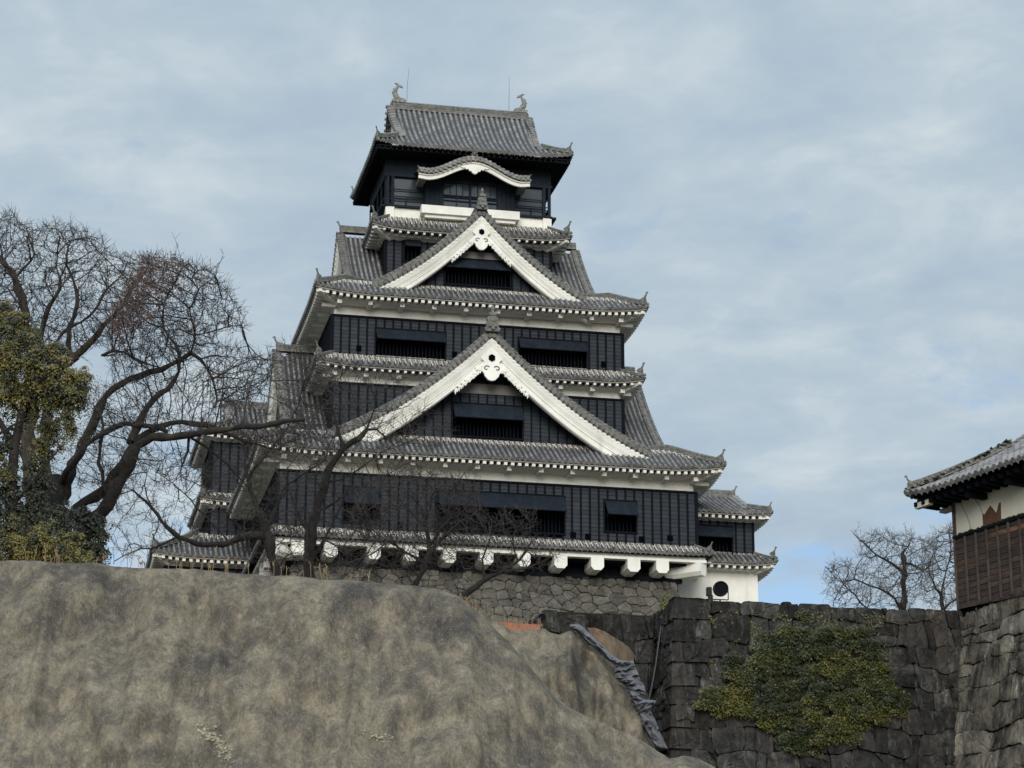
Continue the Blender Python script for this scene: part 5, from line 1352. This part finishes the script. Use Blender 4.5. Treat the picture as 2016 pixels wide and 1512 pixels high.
# --- big bare tree on the left with a heavy limb reaching over to the keep
big_limbs = [
    ([(150, 1125, 0), (140, 1075, 0), (122, 1030, 0), (112, 985, 0), (108, 940, .3)], .50, .30),
    ([(140, 1085, 0), (175, 1035, -.5), (215, 985, -.8), (245, 930, -1), (265, 880, -1)], .34, .27),
    ([(128, 1030, 0), (170, 985, .3), (215, 955, .2), (245, 910, 0), (268, 878, -.4)], .26, .20),
    ([(265, 880, -1), (300, 862, -1.2), (350, 858, -1.5), (410, 848, -2), (470, 842, -2.2), (540, 832, -2.6), (600, 826, -3)], .20, .09),
    ([(262, 872, -1), (300, 845, -.6), (350, 832, -.4), (410, 838, -.2), (450, 856, 0), (500, 872, .4), (545, 885, .8)], .16, .04),
    ([(258, 872, -1), (280, 820, -.6), (310, 780, -.3), (340, 755, 0), (352, 715, 0)], .20, .08),
    ([(118, 990, .2), (140, 935, .4), (160, 880, .5), (185, 825, .5), (215, 775, .4), (260, 745, .3), (320, 725, .1), (375, 695, 0)], .26, .11),
    ([(375, 695, 0), (400, 712, .2), (420, 750, .3), (428, 790, .3)], .08, .03),
    ([(112, 960, .3), (150, 905, -.5), (190, 862, -.7), (240, 838, -.8), (290, 838, -1), (330, 850, -1)], .17, .08),
    ([(200, 700, .5), (240, 690, .3), (270, 710, .2), (310, 722, .2)], .08, .05),
    ([(352, 715, 0), (348, 680, .2), (322, 650, .3), (320, 610, .3), (332, 575, .2), (352, 545, 0), (362, 522, 0)], .07, .025),
    ([(375, 695, 0), (385, 655, -.2), (372, 620, -.3), (382, 590, -.3), (400, 560, -.3), (425, 545, -.2)], .06, .02),
    ([(382, 660, -.2), (405, 655, 0), (440, 645, 0), (475, 640, .1)], .035, .015),
    ([(186, 800, .3), (202, 832, -.2), (196, 890, -.5), (204, 950, -.8), (212, 990, -.8)], .05, .10),
    ([(372, 860, -1.4), (370, 885, -1.5), (358, 918, -1.6)], .07, .03), ([(376, 862, -1.4), (405, 880, -1.2), (428, 898, -1)], .07, .04),
    ([(428, 898, -1), (470, 940, -.5), (505, 985, 0), (520, 1030, .3)], .04, .02),
]
Kbig, nb_, rb2 = bare_tree('bare_tree', 'largest bare tree, its thick dark limb reaching across in front of the tall keep', big_limbs,
    [([(205, 640), (240, 560), (290, 500), (340, 500), (400, 520), (440, 545), (465, 590), (490, 640), (470, 655), (430, 650), (400, 690), (300, 720), (220, 740)], 3600),
     ([(420, 670), (455, 680), (500, 700), (535, 695), (540, 740), (510, 780), (470, 800), (420, 800), (390, 740)], 1000),
     ([(180, 760), (300, 740), (400, 730), (450, 800), (400, 850), (280, 840), (180, 850)], 800),
     ([(430, 850), (560, 850), (620, 800), (640, 830), (600, 900), (520, 900)], 260),
     ([(270, 880), (420, 880), (430, 960), (300, 960)], 200), ([(140, 880), (200, 790), (250, 800), (290, 900), (230, 960), (150, 960)], 450), ([(200, 900), (260, 940), (230, 1010), (180, 1000)], 120), ([(250, 620), (360, 600), (400, 700), (330, 760), (240, 760)], 700)],
    1, 80.0, 2.2, 5, lw=.78, step=.15, kill=.19, infl=1.9, leafy=([(215, 640), (240, 560), (250, 500), (330, 490), (370, 510), (345, 560), (300, 620), (240, 680)], 2600, 'redleaf', .075), r_tip=.0078)
im = MB(); Ki = empty('ivy_bush', tuple(at(175, 1075, 78.6)), 0, label='dark round ivy bush clinging to the foot of the largest bare tree', cat='ivy')
leaf_crown(im, [(178, 1050, 30, 45, 0), (160, 1020, 26, 28, 0), (185, 1085, 26, 26, 0)], 78.6, 3, 12000, .10, np.array(Ki.location)); im.build('foliage', [M['leafdark'], M['leafdark']], Ki)
# --- second bare tree further left, pale double trunk
bare_tree('bare_tree', 'tall bare tree at the left edge with a pale double trunk rising behind the evergreen', [
    ([(70, 1130, 0), (72, 1050, 0), (62, 960, 0), (55, 880, 0), (62, 800, 0), (75, 740, 0)],   .46, .26),
    ([(85, 1040, .5), (92, 950, .6), (88, 860, .6), (95, 790, .6), (110, 740, .6), (150, 700, .5)], .30, .18),
    ([(75, 745, 0), (70, 690, 0), (52, 640, 0), (45, 590, 0), (28, 550, 0), (12, 520, 0), (-8, 505, 0)], .26, .12),
    ([(72, 700, 0), (85, 655, .2), (92, 610, .3), (112, 580, .3), (118, 550, .2)], .16, .07),
    ([(150, 700, .5), (180, 672, .3), (205, 640, .2), (235, 610, .1), (262, 560, 0), (290, 530, 0)], .15, .05),
    ([(140, 712, .5), (135, 660, .7), (150, 610, .8), (150, 570, .8), (130, 520, .8)], .13, .05),
    ([(110, 740, .6), (100, 690, .9), (130, 650, 1), (178, 620, 1), (210, 570, 1)], .12, .04),
    ([(28, 550, 0), (45, 530, 0), (60, 515, 0), (68, 500, .1)], .07, .04), ([(118, 550, .2), (108, 510, .2), (130, 480, .2)], .05, .03)],
    [([(-60, 430), (20, 415), (60, 440), (110, 440), (160, 445), (200, 470), (225, 500), (260, 500), (300, 500), (310, 560), (260, 640), (180, 690), (100, 700), (0, 640), (-60, 560)], 4600), ([(-60, 560), (40, 600), (0, 700), (-60, 700)], 150)],
    1, 84.0, 2.4, 17, lw=.85, step=.16, kill=.20, infl=2.0, bark='palebark', r_tip=.008)
# --- evergreen on the far left
def build_evergreen():
    D = 74.0; K = empty('evergreen_tree', tuple(at(30, 1130, D)), 0, label='yellow-green evergreen tree filling the left edge above the covered slope', cat='tree'); base = np.array(K.location)
    T = MB(); r = random.Random(3)
    for pts, r0, r1 in (([(30, 1130, 0), (22, 1000, 0), (30, 880, 0), (50, 780, 0), (60, 700, 0)], .22, .08), ([(30, 880, 0), (-20, 800, 0), (-60, 740, 0)], .12, .05), ([(45, 800, 0), (90, 740, -.4), (130, 700, -.6)], .08, .03), ([(-10, 860, -.3), (30, 835, -.4), (75, 815, -.5)], .05, .02), ([(22, 1000, 0), (70, 940, -.3), (120, 880, -.4)], .07, .02)):
        T.tube(catmull([at(u, v, D + d) for u, v, d in pts]) - base, np.linspace(r0, r1, (len(pts) - 1) * 6 + 1), 7)
    T.build('trunk', M['bark'], K, smooth=True)
    mb = MB()
    cl = [(20, 690, 60, 50, .3), (95, 715, 55, 45, 0), (120, 775, 50, 42, 0), (40, 790, 60, 34, .3), (20, 640, 42, 36, .3), (90, 870, 30, 40, .1), (125, 835, 30, 34, -.1), (6, 605, 22, 22, .2), (40, 668, 26, 22, .2), (60, 655, 20, 18, .1), (0, 700, 40, 34, .3), (150, 735, 26, 22, -.4), (85, 760, 34, 28, -.1), (0, 620, 34, 34, .4), (24, 650, 26, 26, 0), (-30, 680, 50, 50, .6), (20, 700, 36, 30, 0), (78, 690, 40, 34, -.3), (50, 735, 50, 36, 0), (110, 740, 44, 40, -.4), (150, 760, 28, 38, -.5), (0, 760, 44, 34, 0), (60, 775, 44, 26, .2), (128, 790, 28, 30, -.3), (-50, 780, 44, 40, 0), (95, 840, 22, 26, -.2), (-20, 890, 26, 30, 0), (10, 930, 22, 18, -.2), (-60, 860, 30, 40, 0)]
    leaf_crown(mb, cl, D, 8, 11000, .070, base, colf=lambda C, c, sh: 0 if sh < .66 else 1)  # lit and shaded leaf colours mixed per cluster
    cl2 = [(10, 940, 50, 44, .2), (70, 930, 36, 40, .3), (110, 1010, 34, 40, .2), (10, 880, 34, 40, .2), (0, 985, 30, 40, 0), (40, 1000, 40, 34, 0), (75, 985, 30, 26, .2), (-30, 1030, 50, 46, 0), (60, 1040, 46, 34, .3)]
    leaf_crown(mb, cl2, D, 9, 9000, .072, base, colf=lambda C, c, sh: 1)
    cl3 = [(60, 1060, 60, 44, -.3), (120, 1070, 44, 40, -.3), (10, 1050, 50, 40, -.2), (160, 1092, 28, 22, -.2), (20, 1080, 46, 32, -.5), (70, 1075, 40, 30, -.5), (110, 1090, 34, 26, -.5), (-30, 1070, 40, 36, -.4), (140, 1100, 30, 16, -.4), (100, 1055, 26, 22, -.2)]
    leaf_crown(mb, cl3, D, 10, 12000, .070, base, colf=lambda C, c, sh: 0 if sh < .7 else 1)
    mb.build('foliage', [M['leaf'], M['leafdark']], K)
build_evergreen()
# --- bare trees in front of the keep
G_ = 'small bare trees between the covered slope and the keep'
bare_tree('bare_tree', 'bare tree with a short twin trunk below the left corner of the tall keep', [
    ([(550, 1190, 0), (548, 1130, 0), (535, 1090, 0), (528, 1060, 0), (520, 1030, 0)], .30, .17),
    ([(528, 1060, 0), (505, 1050, -.3), (470, 1062, -.6), (430, 1072, -.8), (385, 1070, -1), (350, 1055, -1.1), (325, 1035, -1.2), (300, 1000, -1.2), (262, 965, -1.2)], .17, .04),
    ([(350, 1056, -1.1), (310, 1075, -1.3), (265, 1085, -1.3), (225, 1105, -1.4)], .05, .02),
    ([(520, 1030, 0), (500, 985, 0), (488, 945, 0), (482, 900, .1), (500, 850, .2)], .13, .03),
    ([(522, 1040, 0), (545, 1000, .3), (560, 960, .4), (600, 930, .4), (640, 905, .3)], .11, .03),
    ([(488, 945, 0), (520, 900, -.3), (560, 850, -.4), (590, 790, -.4), (600, 730, -.4)], .07, .015),
    ([(300, 1000, -1.2), (285, 960, -1.1), (290, 930, -1.1)], .03, .015), ([(450, 1066, -.7), (400, 1010, -.8), (350, 960, -.9), (310, 930, -.9)], .04, .015)],
    [([(215, 930), (300, 900), (400, 910), (470, 990), (440, 1060), (330, 1090), (230, 1110), (200, 1040)], 800), ([(440, 760), (560, 700), (640, 700), (700, 800), (640, 950), (520, 1000), (450, 960)], 1300), ([(520, 680), (600, 660), (640, 720), (560, 740)], 60), ([(450, 1000), (600, 1000), (610, 1110), (480, 1110)], 700)],
    1, 100.0, 2.2, 23, step=.18, kill=.25, infl=2.2, group=G_, r_tip=.0080)
bare_tree('bare_tree', 'bare tree with dark trunk curving up in front of the lowest black wall', [
    ([(608, 1190, 0), (606, 1120, 0), (612, 1060, 0), (622, 1010, 0), (636, 960, 0), (652, 920, 0), (676, 885, 0), (705, 862, 0), (722, 845, 0)], .30, .10),
    ([(676, 885, 0), (665, 845, .2), (655, 800, .2), (665, 760, .2)], .10, .02), ([(722, 845, 0), (735, 810, 0), (745, 770, 0)], .05, .015),
    ([(612, 1060, 0), (590, 1020, .2), (575, 980, .3), (560, 930, .3)], .09, .02), ([(622, 1010, 0), (665, 985, -.2), (720, 955, -.3), (780, 925, -.3)], .07, .015),
    ([(722, 846, 0), (745, 848, 0), (765, 870, 0), (780, 880, 0)], .06, .02), ([(640, 950, 0), (680, 940, .2), (740, 900, .3), (800, 860, .3)], .05, .012), ([(606, 1110, 0), (640, 1060, 0), (665, 1010, 0), (690, 950, 0)], .08, .02)],
    [([(540, 760), (620, 700), (700, 710), (800, 740), (860, 800), (900, 850), (820, 950), (700, 960), (600, 960)], 1400), ([(560, 950), (700, 950), (760, 1060), (700, 1130), (600, 1130)], 700)],
    1, 103.0, 2.2, 29, step=.18, kill=.25, infl=2.2, group=G_, r_tip=.0080)
bare_tree('bare_tree', 'low bare tree with dense purplish brown crown before the white beam ends', [
    ([(790, 1200, 0), (818, 1150, 0), (838, 1110, 0), (846, 1075, 0), (840, 1040, 0), (830, 1000, 0)], .20, .05),
    ([(842, 1095, 0), (870, 1062, -.2), (905, 1030, -.3), (940, 1010, -.3)], .10, .025), ([(840, 1040, 0), (800, 1000, .2), (770, 960, .2)], .06, .02), ([(846, 1075, 0), (880, 1020, .2), (890, 970, .2), (915, 930, .2)], .07, .02),
    ([(838, 1110, 0), (780, 1075, .3), (735, 1045, .4), (700, 1000, .4)], .07, .02), ([(838, 1020, 0), (850, 980, -.1), (845, 940, -.1)], .04, .015)],
    [([(700, 960), (760, 930), (830, 925), (900, 935), (945, 960), (960, 1020), (930, 1080), (860, 1120), (780, 1130), (720, 1090), (690, 1020)], 3000), ([(650, 1050), (720, 1080), (760, 1140), (650, 1150)], 180)],
    1, 98.0, 1.8, 37, step=.14, kill=.18, infl=1.8, group=G_, r_tip=.0078)
bare_tree('bare_tree', 'bare tree leaning low to the right over the crest in front of the keep base', [
    ([(880, 1205, 0), (918, 1168, 0), (955, 1142, 0), (990, 1125, 0), (1020, 1105, 0), (1045, 1070, 0)], .17, .04),
    ([(955, 1142, 0), (950, 1100, .2), (965, 1060, .2)], .06, .02), ([(990, 1125, 0), (1040, 1118, -.2), (1080, 1100, -.2)], .05, .015), ([(1020, 1105, 0), (1010, 1060, .2), (1035, 1020, .2)], .05, .015)],
    [([(920, 1100), (940, 1040), (1000, 990), (1060, 1000), (1060, 1060), (1110, 1090), (1080, 1120), (980, 1130)], 700), ([(880, 1060), (940, 1060), (930, 1150), (890, 1150)], 90)],
    1, 96.0, 1.6, 43, step=.17, kill=.23, infl=2.0, group=G_, r_tip=.0075)
# --- bare trees on the right beyond the wall
H_ = 'bare trees beyond the retaining wall'
bare_tree('bare_tree', 'bare tree with a dark cut-off upright trunk beyond the wall, left of the wooden turret', [
    ([(1780, 1240, 0), (1779, 1190, 0), (1781, 1150, 0), (1779, 1115, 0), (1776, 1088, 0)], .17, .11),
    ([(1780, 1130, 0), (1755, 1108, -.2), (1725, 1092, -.3), (1705, 1072, -.4), (1680, 1050, -.4)], .07, .02), ([(1779, 1110, 0), (1800, 1110, .2), (1818, 1125, .3), (1835, 1110, .4), (1860, 1100, .5)], .06, .02),
    ([(1778, 1210, 0), (1755, 1170, -.3), (1715, 1155, -.4), (1690, 1140, -.5), (1665, 1145, -.6)], .08, .03), ([(1715, 1210, .3), (1690, 1180, .3), (1660, 1150, .2), (1640, 1130, .1), (1625, 1115, .1)], .05, .015), ([(1776, 1090, 0), (1790, 1075, 0), (1795, 1060, 0)], .05, .02)],
    [([(1618, 1130), (1640, 1105), (1690, 1100), (1690, 1060), (1720, 1045), (1790, 1052), (1850, 1060), (1850, 1120), (1790, 1200), (1640, 1200), (1620, 1160)], 1900)],
    1, 112.0, 2.0, 51, step=.16, kill=.21, infl=2.0, group=H_, twig='twigpale', r_tip=.0085)
bare_tree('bare_tree', 'bare tree beyond the wall standing closest beside the corner of the wooden turret', [
    ([(1862, 1240, 0), (1858, 1200, 0), (1852, 1170, 0), (1838, 1150, 0), (1830, 1130, 0)], .12, .04), ([(1858, 1200, 0), (1880, 1180, 0), (1920, 1160, 0)], .07, .03), ([(1852, 1170, 0), (1862, 1130, .2), (1872, 1090, .2), (1868, 1050, .2)], .05, .02)],
    [([(1800, 1120), (1820, 1070), (1850, 1040), (1885, 1030), (1960, 1030), (1960, 1190), (1820, 1200)], 1400)],
    1, 108.0, 2.0, 57, step=.16, kill=.21, infl=2.0, group=H_, twig='twigpale', r_tip=.0085)
